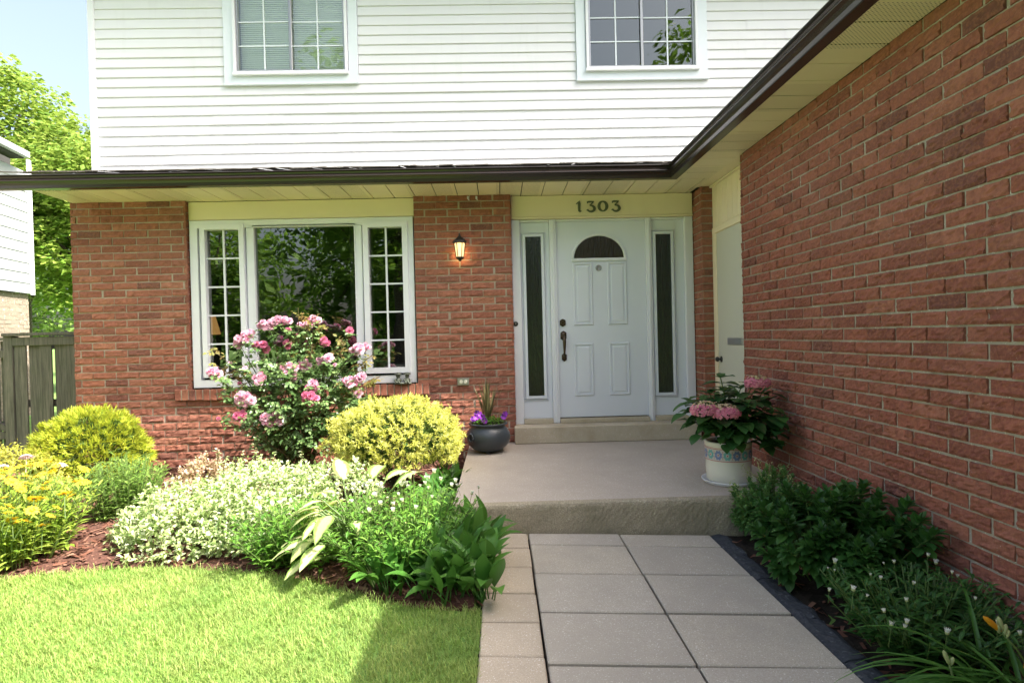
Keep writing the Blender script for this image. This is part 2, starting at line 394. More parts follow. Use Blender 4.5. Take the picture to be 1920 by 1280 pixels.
def lawn_mat():
    m, nt, b = mat('lawn_soil'); co = obj_co(nt)
    c = mix(nt, ramp(nt, nz(nt, co, 3, 4), [(.35, 0.), (.7, 1.)]).outputs[0], (.13,.25,.045), (.19,.31,.06))
    c = mix(nt, ramp(nt, nz(nt, co, 90, 3), [(.4, 0.), (.7, .8)]).outputs[0], c, (.05,.09,.02))
    nt.links.new(c, b.inputs['Base Color']); b.inputs['Roughness'].default_value = 1; return m
M_lawn = lawn_mat()

# ------------------------------------------------------------------ sun, sky, camera
SUN = V((.775, -.275, 1.)).normalized()
sc = bpy.context.scene
w = bpy.data.worlds.new('World'); sc.world = w; w.use_nodes = True
sky = w.node_tree.nodes.new('ShaderNodeTexSky'); sky.sky_type = 'NISHITA'; sky.sun_disc = False
sky.sun_elevation = math.asin(SUN.z); sky.sun_rotation = atan2(SUN.x, SUN.y)
sky.air_density = 1.1; sky.dust_density = 7.0; sky.ozone_density = 1.0
bg = w.node_tree.nodes['Background']; bg.inputs['Strength'].default_value = .15
hz_ = w.node_tree.nodes.new('ShaderNodeHueSaturation'); hz_.inputs['Saturation'].default_value = .80; hz_.inputs['Value'].default_value = 1.06   # summer haze
w.node_tree.links.new(sky.outputs[0], hz_.inputs['Color']); w.node_tree.links.new(hz_.outputs[0], bg.inputs[0])
sl = bpy.data.lights.new('sun', 'SUN'); sl.energy = 5.0; sl.angle = radians(.53); sl.color = (1., .955, .88)
so = bpy.data.objects.new('sun', sl); C.objects.link(so); so.rotation_euler = SUN.to_track_quat('Z', 'Y').to_euler(); so.location = (8, -4, 12)
sc.view_settings.view_transform = 'Standard'; sc.view_settings.look = 'None'; sc.view_settings.exposure = 0
sc.cycles.film_exposure = 2.9      # the photograph is exposed for the shaded porch
cam = bpy.data.cameras.new('camera'); co_ = bpy.data.objects.new('camera', cam); C.objects.link(co_); sc.camera = co_
cam.sensor_width = 36; cam.lens = 1110/1920*36; cam.clip_end = 2000; cam.clip_start = .05
YAW, PIT, ROL = .020764, -.0096, .024587
fwd = V((sin(YAW)*cos(PIT), cos(YAW)*cos(PIT), sin(PIT))); rt = V((cos(YAW), -sin(YAW), 0)); dn = fwd.cross(rt)
r_ = rt*cos(ROL) + dn*sin(ROL); d_ = -rt*sin(ROL) + dn*cos(ROL)
co_.matrix_world = Matrix(((r_.x, -d_.x, -fwd.x, 0), (r_.y, -d_.y, -fwd.y, 0), (r_.z, -d_.z, -fwd.z, 1.335), (0,0,0,1)))

# ------------------------------------------------------------------ ground
mb = MB(); mb.add([(-400,-400,-.09),(400,-400,-.09),(400,400,-.09),(-400,400,-.09)], [(0,1,2,3)]); struct(mb, 'ground', M_lawn)
EDGE = [(-12,3.2),(-6,3.25),(-3.6,3.38),(-2.922,3.472),(-2.6,3.53),(-2.287,3.576),(-1.957,3.548),(-1.616,3.488),(-1.162,3.337),(-.88,3.175),(-.64,2.999),(-.392,2.91),(-.125,2.86)]
def edge_y(x):
    for (x0,y0),(x1,y1) in zip(EDGE, EDGE[1:]):
        if x0 <= x <= x1: return y0 + (y1-y0)*(x-x0)/(x1-x0)
    return EDGE[-1][1]
mb = MB()
for (x0,y0),(x1,y1) in zip(EDGE, EDGE[1:]): mb.add([(x0,-9,0),(x1,-9,0),(x1,y1,0),(x0,y0,0)], [(0,1,2,3)])
struct(mb, 'lawn', M_lawn)
mb = MB(); mb.add([(-200,-19,-.06),(200,-19,-.06),(200,-12,-.06),(-200,-12,-.06)], [(0,1,2,3)]); struct(mb, 'road', M_road)
mb = MB(); mb.add([(-.13,-12,-.01),(9,-12,-.05),(9,-1.6,-.05),(-.13,-1.6,-.01)], [(0,1,2,3)]); struct(mb, 'driveway', M_road)
# mulch bed: bumpy sheet and loose chips
def bed_sheet(name, inside, x0, x1, y0, y1, st, z0=0., chips=0, zf=None):
    mb = MB(); nx, ny = int((x1-x0)/st), int((y1-y0)/st); idx = {}
    for i in range(nx+1):
        for j in range(ny+1):
            x, y = x0+i*st, y0+j*st
            yy = max(y, edge_y(x)) if inside == 'left' else y
            z = z0 + .035*noise.noise(V((x*3, yy*3, 1))) + .018*noise.noise(V((x*14, yy*14, 2)))
            if inside == 'left': z += min(.05, (yy-edge_y(x))*.25) - .025
            idx[i,j] = mb.add([(x, yy, z)], [])
    for i in range(nx):
        for j in range(ny): mb.f.append((idx[i,j], idx[i+1,j], idx[i+1,j+1], idx[i,j+1])); mb.m.append(0)
    struct(mb, name, M_mulch if inside == 'left' else M_soil)
    cb = MB()
    for _ in range(chips):
        x, y = U(x0, x1), U(y0, y1)
        if inside == 'left' and y < edge_y(x)+.01: continue
        z = z0 + .035*noise.noise(V((x*3, y*3, 1))) + .018*noise.noise(V((x*14, y*14, 2))) + .006
        if inside == 'left': z += min(.05, (y-edge_y(x))*.25) - .025
        a = U(0, 2*pi); d = V((cos(a), sin(a), U(-.35,.35))); s_ = V((-sin(a), cos(a), U(-.5,.5)))
        L, W = U(.012,.05), U(.004,.012); p = V((x,y,z))
        cb.add([p-d*L-s_*W, p+d*L-s_*W*U(.3,1), p+d*L+s_*W*U(.3,1), p-d*L+s_*W], [(0,1,2,3)])
    tag(cb.build(name + '_chips', M_chip), kind='stuff')
bed_sheet('mulch_bed', 'left', -5.2, -.13, 2.86, 6.5, .06, 0, 15000)
bed_sheet('side_bed', 'right', 1.50, 2.2, 1.2, 4.02, .05, -.065, 350)

# ------------------------------------------------------------------ path, porch, step
TILT = -.035
def slab(mb, x0, x1, ya, yb, top, th=.05, b=.0055, sk=-.02):
    """paving slab: skewed box with worn chamfered edge, following the cross fall"""
    n0 = len(mb.v); mb.bbox(x0, x1, ya, yb, top-th, top, b)
    dz, tx, ty = U(-.003,.003), U(-.004,.004), U(-.004,.004)
    for i in range(n0, len(mb.v)):
        x, y, z = mb.v[i]
        mb.v[i] = (x + U(-.001,.001), y + sk*(x-.16), z + TILT*(x-.16) + dz + tx*(x-x0) + ty*(y-ya))
mb = MB(); mb.add([(-.13,-1.6,-.035),(1.42,-1.6,-.085),(1.42,4.0,-.085),(-.13,4.0,-.035)], [(0,1,2,3)]); struct(mb, 'path_base', M_soil)
mb = MB()
rows = [(3.777,3.985),(3.322,3.757),(2.856,3.303),(2.398,2.837),(1.936,2.384),(1.478,1.926),(1.02,1.468),(.562,1.01),(.104,.552),(-.354,.094),(-.81,-.364),(-1.27,-.82)]
for k, (a, b) in enumerate(rows):
    slab(mb, .165, .768+U(-.002,.002), a, b, 0); slab(mb, .779+U(-.002,.002), 1.385, a+U(-.004,.004), b, 0)
struct(mb, 'path', M_slab)
mb = MB(); ys = [3.985, 3.70, 3.39, 3.05, 2.74, 2.445, 2.15, 1.86, 1.56, 1.27, .97, .67, .37, .07, -.23, -.53, -.83, -1.13]
for a, b in zip(ys, ys[1:]): slab(mb, -.122+U(-.006,.006), .152+U(-.003,.003), b+.008, a-.007, .002, .06, .006, U(-.03,.01))
struct(mb, 'path_border', M_paver)
# porch slab: exposed aggregate face with a worn front lip
mb = MB(); X0, X1, Y0, Y1, ZT = -.345, 2.12, 4.0, 6.46, .195
nx = 150
for (prof, mi) in (([(Y0-.002,-.13)]+[(Y0,-.10+.0205*q_) for q_ in range(13)]+[(Y0+.002,.168),(Y0+.008,.185),(Y0+.022,.193),(Y0+.06,.195)], 1), ([(Y0+.06,.195),(Y0+.6,.195),(Y1,.195)], 0)):
    pv = []
    for i in range(nx+1):
        x = X0 + (X1-X0)*i/nx
        for j, (y, z) in enumerate(prof):
            k = 1 if (mi == 1 and 0 < j < len(prof)-1) else 0
            pv.append((x, y + k*.003*noise.noise(V((x*11, z*11, 5))) + k*.0035*noise.noise(V((x*75,z*75,1))), z + k*.006*noise.noise(V((x*31, z*20, 9)))))
    n = len(prof); mb.add(pv, [(i*n+j, (i+1)*n+j, (i+1)*n+j+1, i*n+j+1) for i in range(nx) for j in range(n-1)], mi)
mb.add([(X0,Y0,-.13),(X0,Y1,-.13),(X0,Y1,ZT),(X0,Y0+.01,ZT-.005)], [(0,3,2,1)], 1)
struct(mb, 'porch', [M_porch, M_porchf])
mb = MB(); mb.bbox(.135, 2.11, 6.2, 6.47, .1952, .372, .008); struct(mb, 'door_step', M_step)

# ------------------------------------------------------------------ brickwork
def brick_wall(bm, mm, O, u, n, length, height, course=.0783, bl=.241, holes=(), off=0., amp=.0078, seed=0, nu=8, nv=4, endl=0, joint=.0135, skipfn=None):
    """rock-faced stretcher bond built brick by brick; O bottom-left seen from outside, u along, n outward"""
    O, u, n = V(O), V(u), V(n); z = V((0,0,1)); rr = random.Random(seed)
    nc = int(height/course + .999)
    for k in range(nc):
        z0 = k*course; z1 = min(z0 + course - joint, height)
        if z1 - z0 < .015: continue
        cuts = []
        for (a, b, c, d) in holes:
            if z0 + .03 < d and z1 - .03 > c: cuts.append((a, b))
        segs = [(0, length)]
        for a, b in cuts:
            ns = []
            for s0, s1 in segs:
                if b <= s0 or a >= s1: ns.append((s0, s1))
                else:
                    if a > s0: ns.append((s0, a))
                    if b < s1: ns.append((b, s1))
            segs = ns
        st = -(off + (bl/2 if k % 2 else 0)) % bl - bl
        j = 0
        while st + j*bl < length:
            ju = joint*rr.uniform(.8, 1.25)
            a0, a1 = st + j*bl + rr.uniform(-.006,.006), st + (j+1)*bl - ju + rr.uniform(-.004,.004); j += 1
            for s0, s1 in segs:
                b0, b1 = max(a0, s0), min(a1, s1)
                if b1 - b0 < .02: continue
                pr = rr.uniform(-.003, .005); ph = rr.uniform(0, 90); lip = rr.uniform(0, .008); tl = rr.uniform(-.004,.004)
                sag = rr.uniform(-.002,.002); m = max(2, int(nu*(b1-b0)/bl + .5))
                vs = []
                for iv in range(nv+1):
                    for iu in range(m+1):
                        fu, fv = iu/m, iv/nv
                        uu = b0 + (b1-b0)*fu; zz = z0 + (z1-z0)*fv + sag
                        P = O + u*uu + z*zz; q = V((uu*1., zz*1., ph))
                        e = min(fu, 1-fu)*m; f = min(fv, 1-fv)*nv; bd = 0 if (e > .5 and f > .5) else 1
                        h = pr + tl*(fu-.5)*2 + amp*noise.noise(q*26) + amp*.8*noise.noise(q*75)
                        if bd: h -= .0035
                        if iv == 1: h += lip*(.5+noise.noise(V((uu*20, ph, 3))))
                        if f < .5: zz2 = .0022*noise.noise(q*45); P = P + z*(zz2 - (.002 if iv == 0 else 0))
                        if e < .5: P = P + u*(.0022*noise.noise(q*50))
                        vs.append(P + n*max(h, -.0045))
                W_ = m+1; fs = [(iv*W_+iu, iv*W_+iu+1, (iv+1)*W_+iu+1, (iv+1)*W_+iu) for iv in range(nv) for iu in range(m)]
                o = len(vs)
                per = [iu for iu in range(m+1)] + [iv*W_+m for iv in range(1, nv+1)] + [nv*W_+iu for iu in range(m-1, -1, -1)] + [iv*W_ for iv in range(nv-1, 0, -1)]
                for i in per: p = vs[i]; vs.append(p - n*((p-O).dot(n) + .02))
                L = len(per)
                fs += [(per[(i+1) % L], per[i], o+i, o+(i+1) % L) for i in range(L)]
                bm.add(vs, fs)
    # mortar plane with the holes left open
    cols = sorted({0., length, *[h[0] for h in holes], *[h[1] for h in holes]}); rws = sorted({0., height, *[h[2] for h in holes], *[h[3] for h in holes]})
    for a, b in zip(cols, cols[1:]):
        for c, d in zip(rws, rws[1:]):
            if any(h[0] <= a and b <= h[1] and h[2] <= c and d <= h[3] for h in holes): continue
            mm.add([O+u*a+z*c-n*.0082, O+u*b+z*c-n*.0082, O+u*b+z*d-n*.0082, O+u*a+z*d-n*.0082], [(0,1,2,3)])

WY = 6.33; SZ = 2.842
H = Thing('house', 'brick and white siding house with brown gutters, pale blue front door and attached garage', 'house', (0, 6.33, 0))
bm, mm = MB(), MB()
# facade: u=+X from X=-4.48
brick_wall(bm, mm, (-4.48, WY, .045), (1,0,0), (0,-1,0), 4.63, SZ-.045, .0783, .243, [(1.20, 3.598, .735, 3.), ], off=.05, seed=3)
# left end return and right reveal of the window and pier
brick_wall(bm, mm, (-4.48, WY+4, .045), (0,-1,0), (-1,0,0), 4, SZ-.045, .0783, .243, off=.12, seed=4, nu=4, nv=2)
brick_wall(bm, mm, (.15, WY, .195), (0,1,0), (1,0,0), .13, SZ-.195, .0783, .243, off=.115, seed=5, nu=4)
brick_wall(bm, mm, (-3.28, WY, .85), (0,1,0), (1,0,0), .10, SZ-.85, .0783, .243, off=.12, seed=6, nu=4)
# short brick return right of the door
brick_wall(bm, mm, (2.14, 6.47, .195), (0,-1,0), (-1,0,0), .315, SZ-.195, .0783, .243, off=.0, seed=8)
brick_wall(bm, mm, (2.14, 6.155, .195), (1,0,0), (0,-1,0), .13, SZ-.195, .0783, .243, off=.115, seed=9, nu=4)
bw = H.part(bm, 'brick_wall', M_brick); H.part(mm, 'mortar', M_mortar, bw)
bm, mm = MB(), MB()
brick_wall(bm, mm, (2.114, 5.09, .118), (0,-1,0), (-1,0,0), 6.6, SZ-.118, .0762, .241, off=.075, amp=.010, seed=12, nu=11, nv=5, joint=.0130)
brick_wall(bm, mm, (2.27, 5.09, .118), (-1,0,0), (0,1,0), .156, SZ-.118, .0762, .241, seed=13)
brick_wall(bm, mm, (2.114, -1.51, .118), (1,0,0), (0,-1,0), 1.2, SZ-.118, .0762, .241, seed=14, nu=3, nv=2)
gw = H.part(bm, 'garage_wall', M_gbrick, label='long red brick garage wall with sparkling rough bricks'); H.part(mm, 'mortar', M_gmortar, gw)
mb = MB(); mb.box(-4.47, -.35, WY+.015, WY+.2, -.15, .043); mb.box(2.122, 2.3, -1.5, 5.08, -.2, .116); H.part(mb, 'foundation', M_found)
# brick rowlock sill below the big window
bm, mm = MB(), MB(); x = -3.435; rr = random.Random(5)
while x < -.80:
    wd = .0745; b = MB(); n0 = len(bm.v); bm.bbox(x, x+wd-.011, WY-.034+rr.uniform(-.003,.003), WY-.004, .735+rr.uniform(-.003,.003), .852+rr.uniform(-.003,.003), .006)
    for i in range(n0, len(bm.v)):
        p = V(bm.v[i]); h = .003*noise.noise(p*60); bm.v[i] = (p.x+h, p.y+h, p.z+h*.8)
    x += wd
mm.box(-3.43, -.775, WY-.025, WY-.0085, .743, .846)
sl_ = H.part(bm, 'brick_sill', M_brick); H.part(mm, 'mortar', M_mortar, sl_)

# ------------------------------------------------------------------ big front window
def grille(mb, x0, x1, z0, z1, y, cols, rws, w=.011, d=.012):
    for i in range(1, cols): x = x0+(x1-x0)*i/cols; mb.box(x-w, x+w, y, y+d, z0, z1)
    for j in range(1, rws):
        z = z0+(z1-z0)*j/rws
        for i in range(cols):
            a = x0+(x1-x0)*i/cols + (w if i else 0); b = x0+(x1-x0)*(i+1)/cols - (w if i < cols-1 else 0)
            mb.box(a, b, y+.0015, y+d-.0015, z-w*.85, z+w*.85)
def win(parts): pass
mb = MB(); mb.bbox(-3.275, -.885, WY+.045, WY+.12, 2.642, 2.835, .003); H.part(mb, 'header_panel', M_cream)
fw = MB()
fw.ring(-3.268, -.892, .858, 2.640, .085, WY+.03, WY+.11, slope=.006)             # outer casing
fw.bbox(-2.672, -2.600, WY+.038, WY+.11, .945, 2.553, .004); fw.bbox(-1.515, -1.447, WY+.038, WY+.11, .945, 2.553, .004)
W1 = H.part(fw, 'window', M_white, label='wide ground-floor picture window with two gridded casements')
mb = MB(); mb.ring(-3.158, -2.680, .962, 2.596, .06, WY+.012, WY+.10, slope=.008); H.part(mb, 'casement', M_white, W1)
mb = MB(); mb.ring(-1.440, -.950, .962, 2.592, .065, WY+.012, WY+.10, slope=.008); H.part(mb, 'casement', M_white, W1)
mb = MB(); mb.ring(-2.600, -1.514, .935, 2.575, .012, WY+.03, WY+.10); H.part(mb, 'frame', M_white, W1)
for a, b, c, d in ((-3.10,-2.738,1.02,2.538), (-1.377,-1.013,1.02,2.53)):
    mb = MB(); grille(mb, a, b, c, d, WY+.058, 2, 5, .010); H.part(mb, 'grille', M_white, W1)
    mb = MB(); mb.add([(a-.004,WY+.074,c-.004),(b+.004,WY+.074,c-.004),(b+.004,WY+.074,d+.004),(a-.004,WY+.074,d+.004)], [(0,1,2,3)]); H.part(mb, 'pane', M_glass, W1)
mb = MB(); mb.add([(-2.594,WY+.078,.94),(-1.52,WY+.078,.94),(-1.52,WY+.078,2.57),(-2.594,WY+.078,2.57)], [(0,1,2,3)]); H.part(mb, 'pane', M_glass, W1)
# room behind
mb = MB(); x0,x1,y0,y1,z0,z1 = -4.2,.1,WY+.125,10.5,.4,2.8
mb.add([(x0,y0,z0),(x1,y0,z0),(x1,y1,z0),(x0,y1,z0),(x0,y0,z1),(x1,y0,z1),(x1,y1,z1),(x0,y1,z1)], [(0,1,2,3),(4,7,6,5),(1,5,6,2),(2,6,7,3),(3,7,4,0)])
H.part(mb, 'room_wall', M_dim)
for a, b in ((-2.78,-2.55), (-1.62,-1.36)):
    mb = MB(); k = 26
    vs = []
    for i in range(k+1):
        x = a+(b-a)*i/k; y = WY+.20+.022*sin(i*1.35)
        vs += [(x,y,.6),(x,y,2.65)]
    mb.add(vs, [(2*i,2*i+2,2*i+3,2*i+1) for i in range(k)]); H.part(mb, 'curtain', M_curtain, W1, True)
LP = Thing('table_lamp', 'lit orange shaded table lamp seen through the gridded left casement', 'lamp', (-3.34, 7.25, .75))
mb = MB(); mb.lathe([(.0,.75),(.09,.75),(.09,.77),(.03,.80),(.07,.92),(.08,1.02),(.03,1.15),(.015,1.5),(.0,1.5)], (-3.50,7.25,0), 18); LP.part(mb, 'lamp_base', M_bronze, smooth=True)
mb = MB(); mb.lathe([(.115,1.44),(.06,1.66)], (-3.50,7.25,0), 24); LP.part(mb, 'lamp_shade', M_shade, smooth=True)
ST = Thing('side_table', 'dark side table carrying the lit lamp behind the picture window', 'table', (-3.34, 7.25, .4))
mb = MB(); mb.bbox(-3.74,-3.2,7.0,7.5,.715,.748,.004); ST.part(mb, 'tabletop', M_dim)
for sx in (-3.70,-3.24):
    for sy in (7.04,7.46): mb = MB(); mb.box(sx-.02,sx+.02,sy-.02,sy+.02,.402,.714); ST.part(mb, 'leg', M_dim)

# ------------------------------------------------------------------ front door unit
DY = 6.45
mb = MB(); mb.bbox(.156, 2.128, 6.405, 6.48, 2.612, 2.838, .003); mb.bbox(.156, 2.128, 6.392, 6.47, 2.588, 2.609, .004); H.part(mb, 'header_panel', M_cream, label='cream board with the house number above the front door')
mb = MB()
for x0_, x1_, y_ in ((.154,.246,6.415), (.566,.640,6.425), (1.616,1.682,6.425), (2.040,2.132,6.415)):
    mb.bbox(x0_, x1_, y_, 6.52, .372, 2.586, .005)
    if x0_ in (.566, 1.616):
        mb.bbox((x0_+x1_)/2-.012, (x0_+x1_)/2+.012, y_-.012, y_-.0005, .374, 2.566, .004)
for x0_, x1_ in ((.248,.564),(.642,1.614),(1.684,2.038)): mb.bbox(x0_, x1_, 6.43, 6.52, 2.562, 2.586, .004)
H.part(mb, 'door_frame', M_dtrim)
mb = MB(); mb.bbox(.248, .564, 6.40, 6.55, .3725, .425, .004); mb.bbox(.642, 1.614, 6.39, 6.55, .3725, .420, .004); mb.bbox(1.684, 2.038, 6.40, 6.55, .3725, .425, .004); H.part(mb, 'threshold', M_step)
dm = MB(); dm.box(.642, 1.614, DY, DY+.045, .432, 2.561)
def panel(mb, x0, x1, z0, z1, y):
    mb.ring(x0, x1, z0, z1, .020, y-.012, y-.0005, slope=.008)
    mb.ring(x0+.028, x1-.028, z0+.028, z1-.028, .026, y-.009, y-.0005, slope=.022)
    mb.box(x0+.052, x1-.052, y-.0088, y-.0006, z0+.052, z1-.052)
for a, b, c, d in ((.815,1.03,1.43,2.112), (1.19,1.405,1.43,2.112), (.808,1.022,.66,1.236), (1.194,1.418,.66,1.236)): panel(dm, a, b, c, d, DY)
FD = H.part(dm, 'front_door', M_door, label='pale blue panelled front door with a half-round fanlight')
mb = MB(); ar = []; cx, cz = 1.105, 2.16
def arc(r, n=28, a0=0, a1=pi): return [(cx+r*cos(a0+(a1-a0)*i/n), cz+r*.88*sin(a0+(a1-a0)*i/n)) for i in range(n+1)]
o_, i_ = arc(.302), arc(.272); n = len(o_)
vs = [(a,DY-.001,b) for a,b in o_]+[(a+.0,DY-.016,b) for a,b in arc(.297)]+[(a,DY-.016,b) for a,b in arc(.278)]+[(a,DY-.001,b) for a,b in i_]
mb.add(vs, [(r*n+i, r*n+i+1, (r+1)*n+i+1, (r+1)*n+i) for r in range(3) for i in range(n-1)])
mb.bbox(cx-.304, cx+.304, DY-.017, DY-.001, cz-.034, cz-.001, .005); H.part(mb, 'fanlight_trim', M_dtrim, FD)
mb = MB(); mb.prism(arc(.271)[::-1], DY-.005, DY-.001); H.part(mb, 'fanlight', M_fan, FD)
# lockset
def plate(mb, x, z, w, h, y, t=.008):
    mb.prism([(x-w,z-h*.55),(x,z-h),(x+w,z-h*.55),(x+w,z+h*.6),(x+w*.5,z+h*.85),(x,z+h),(x-w*.5,z+h*.85),(x-w,z+h*.6)][::1], y-t, y-.0005)
mb = MB(); plate(mb, .692, 1.462, .032, .043, DY); mb.lathe([(0,.026),(.017,.026),(.02,.01),(.02,0)], (.692,DY-.006,1.462), 18, axis='y'); H.part(mb, 'deadbolt', M_bronze, FD, False)
mb = MB(); plate(mb, .697, 1.320, .032, .055, DY); plate(mb, .700, 1.085, .027, .045, DY)
mb.tube([(.697,DY-.006,1.318),(.698,DY-.035,1.315),(.699,DY-.056,1.292),(.700,DY-.06,1.25),(.700,DY-.056,1.19),(.700,DY-.046,1.14),(.700,DY-.03,1.11),(.700,DY-.006,1.105)], [.014,.016,.017,.018,.015,.011,.011,.012], 10)
H.part(mb, 'door_handle', M_bronze, FD, True)
mb = MB(); mb.lathe([(0,.008),(.022,.008),(.024,.012),(.030,.012),(.034,.006),(.034,0)], (1.098,DY-.0005,2.052), 24, axis='y'); mb.lathe([(0,.014),(.007,.014),(.009,.008)], (1.092,DY,2.056), 12, axis='y'); mb.tube([(1.102,DY-.010,2.036),(1.112,DY-.011,2.054),(1.104,DY-.010,2.066)], .0035, 6)
H.part(mb, 'door_viewer', M_alum, FD, True)
for k, (x0_, x1_, g0, g1) in enumerate(((.248,.564,.306,.472), (1.684,2.038,1.729,1.893))):
    mb = MB(); mb.box(x0_, x1_, DY+.01, DY+.05, .427, 2.561); mb.ring(g0-.042, g1+.042, .632, 2.446, .040, DY-.012, DY+.0095, slope=.012)
    mb.ring(g0-.052, g1+.052, .622, 2.456, .009, DY-.001, DY+.0095, slope=.003)
    s_ = H.part(mb, 'sidelight', M_door)
    mb = MB(); mb.box(g0-.001, g1+.001, DY+.002, DY+.0094, .675, 2.405); H.part(mb, 'pane', M_priv, s_)
# house number, four metal digits
def ribbon(mb, pts, wd, y0, y1):
    n = len(pts); l, r = [], []
    for i, p in enumerate(pts):
        a, b = V((*pts[max(i-1,0)],0)), V((*pts[min(i+1,n-1)],0)); t = (b-a).normalized(); nn = V((-t.y, t.x, 0)); w_ = wd[i] if hasattr(wd,'__len__') else wd
        l.append((p[0]+nn.x*w_, p[1]+nn.y*w_)); r.append((p[0]-nn.x*w_, p[1]-nn.y*w_))
    vs = [(a,y0,b) for a,b in l]+[(a,y0,b) for a,b in r]+[(a,y1,b) for a,b in l]+[(a,y1,b) for a,b in r]
    fs = []
    for i in range(n-1): fs += [(i,i+1,n+i+1,n+i), (i,2*n+i,2*n+i+1,i+1), (n+i,n+i+1,3*n+i+1,3*n+i)]
    fs += [(0,n,3*n,2*n), (n-1,3*n-1,4*n-1,2*n-1)]
    mb.add(vs, fs)
def digit(ch, x, z, h):
    mb = MB(); y0, y1 = 6.392, 6.4035
    if ch == '1':
        ribbon(mb, [(x-.022,z+h*.74),(x-.008,z+h*.86),(x+.004,z+h*.99),(x+.005,z+h*.8),(x+.004,z+h*.4),(x+.005,z+h*.1),(x+.012,z+h*.03),(x+.024,z+h*.07)], [.003,.007,.011,.0115,.0105,.0105,.009,.003], y0, y1)
    elif ch == '0':
        k = 28; P = [(x+h*.30*cos(2*pi*i/k), z+h*.5+h*.46*sin(2*pi*i/k)) for i in range(k+1)]
        ribbon(mb, P, [.0065+.006*abs(cos(2*pi*i/k)) for i in range(k+1)], y0, y1)
    else:
        P = [(x-.026,z+h*.80),(x-.024,z+h*.93),(x-.012,z+h*.95),(x+.012,z+h*.95),(x+.028,z+h*.965)]
        ribbon(mb, P, [.0035,.009,.0085,.007,.004], y0, y1)
        Q = [(x+.026,z+h*.945),(x+.010,z+h*.77),(x-.006,z+h*.60)]; ribbon(mb, Q, [.005,.006,.006], y0-.001, y1-.001)
        S = [(x-.008,z+h*.585)] + [(x+.002+.030*cos(a), z+h*.29+h*.29*sin(a)) for a in [pi/2-i*(pi*1.28)/14 for i in range(15)]] + [(x-.030,z+h*.20)]
        ribbon(mb, S, [.004]+[.006+.006*sin(pi*i/14) for i in range(15)]+[.010], y0-.002, y1-.002)
    mb.v = [(x+(a-x)*1.28, b, c) for a, b, c in mb.v]
    return H.part(mb, 'house_number', M_numb, label=f'metal numeral {ch} on the cream board')
for ch, x in (('1',.889),('3',1.019),('0',1.152),('3',1.290)): digit(ch, x, 2.655, .112)

# ------------------------------------------------------------------ side door wall (between door recess and garage)
mb = MB(); mb.box(2.262, 2.35, 5.0, 6.20, .19, 2.84)
for i in range(8): ya = 5.09+i*.132; mb.bbox(2.251, 2.2615, ya+.003, ya+.129, 2.405, 2.838, .003)
H.part(mb, 'side_panel', M_cream)
mb = MB(); mb.bbox(2.246, 2.30, 6.06, 6.152, .196, 2.40, .004); mb.bbox(2.244, 2.30, 5.1, 6.152, 2.338, 2.402, .004); H.part(mb, 'side_door_frame', M_cream)
mb = MB(); mb.box(2.2562, 2.30, 5.11, 6.055, .21, 2.333); SD = H.part(mb, 'side_door', M_sdoor, label='plain beige side door half hidden by the garage wall')
mb = MB(); mb.bbox(2.247, 2.2562, 5.42, 5.80, 1.195, 1.262, .003); mb.bbox(2.242, 2.2468, 5.45, 5.77, 1.208, 1.250, .002); H.part(mb, 'mail_slot', M_alum, SD)
mb = MB(); mb.lathe([(0,.062),(.018,.06),(.026,.048),(.026,.036),(.012,.026),(.012,.012),(.03,.008),(.032,0)], (2.256,5.985,1.045), 18, axis='x'); H.part(mb, 'door_knob', M_black, SD, True)

# ------------------------------------------------------------------ soffit, gutter, roofs
mb = MB(); G = .005
x = -4.46; FY = 5.835
k = 0
while x < 2.1:
    x2 = min(x+.225, 2.113)
    yb = 6.46 if x2 > .16 else WY+.06
    mb.add([(x+G,FY,SZ),(x2-G,FY,SZ),(x2-G,yb,SZ),(x+G,yb,SZ), (x+G,FY,SZ+.014),(x2-G,FY,SZ+.014),(x2-G,yb,SZ+.014),(x+G,yb,SZ+.014)], [(0,3,2,1),(0,1,5,4),(1,2,6,5),(3,0,4,7),(2,3,7,6)])
    x = x2
SF = H.part(mb, 'soffit', M_soffx)
mb = MB(); mb.box(-4.46, 2.3, FY, 6.5, SZ+.012, SZ+.02); mb.box(1.79, 2.3, -1.6, FY, SZ+.012, SZ+.02); H.part(mb, 'soffit_backing', M_joint, SF)
mb = MB(); y = FY - .004
while y > -1.6:
    y2 = y-.225; mb.add([(1.79,y-G,SZ),(2.11,y-G,SZ),(2.11,y2+G,SZ),(1.79,y2+G,SZ),(1.79,y-G,SZ+.011),(2.11,y-G,SZ+.011),(2.11,y2+G,SZ+.011),(1.79,y2+G,SZ+.011)], [(0,1,2,3),(0,4,5,1),(2,6,7,3)]); y = y2
mb.box(1.78, 2.26, 5.08, 5.09, SZ+.001, SZ+.011)
H.part(mb, 'soffit', M_soffy)
mb = MB(); mb.add([(2.113,5.10,SZ+.004),(2.26,5.10,SZ+.004),(2.26,6.2,SZ+.004),(2.113,6.2,SZ+.004)], [(0,3,2,1)]); mb.bbox(2.225,2.25,5.095,6.15,SZ-.02,SZ-.001,.003); H.part(mb, 'soffit', M_cream)
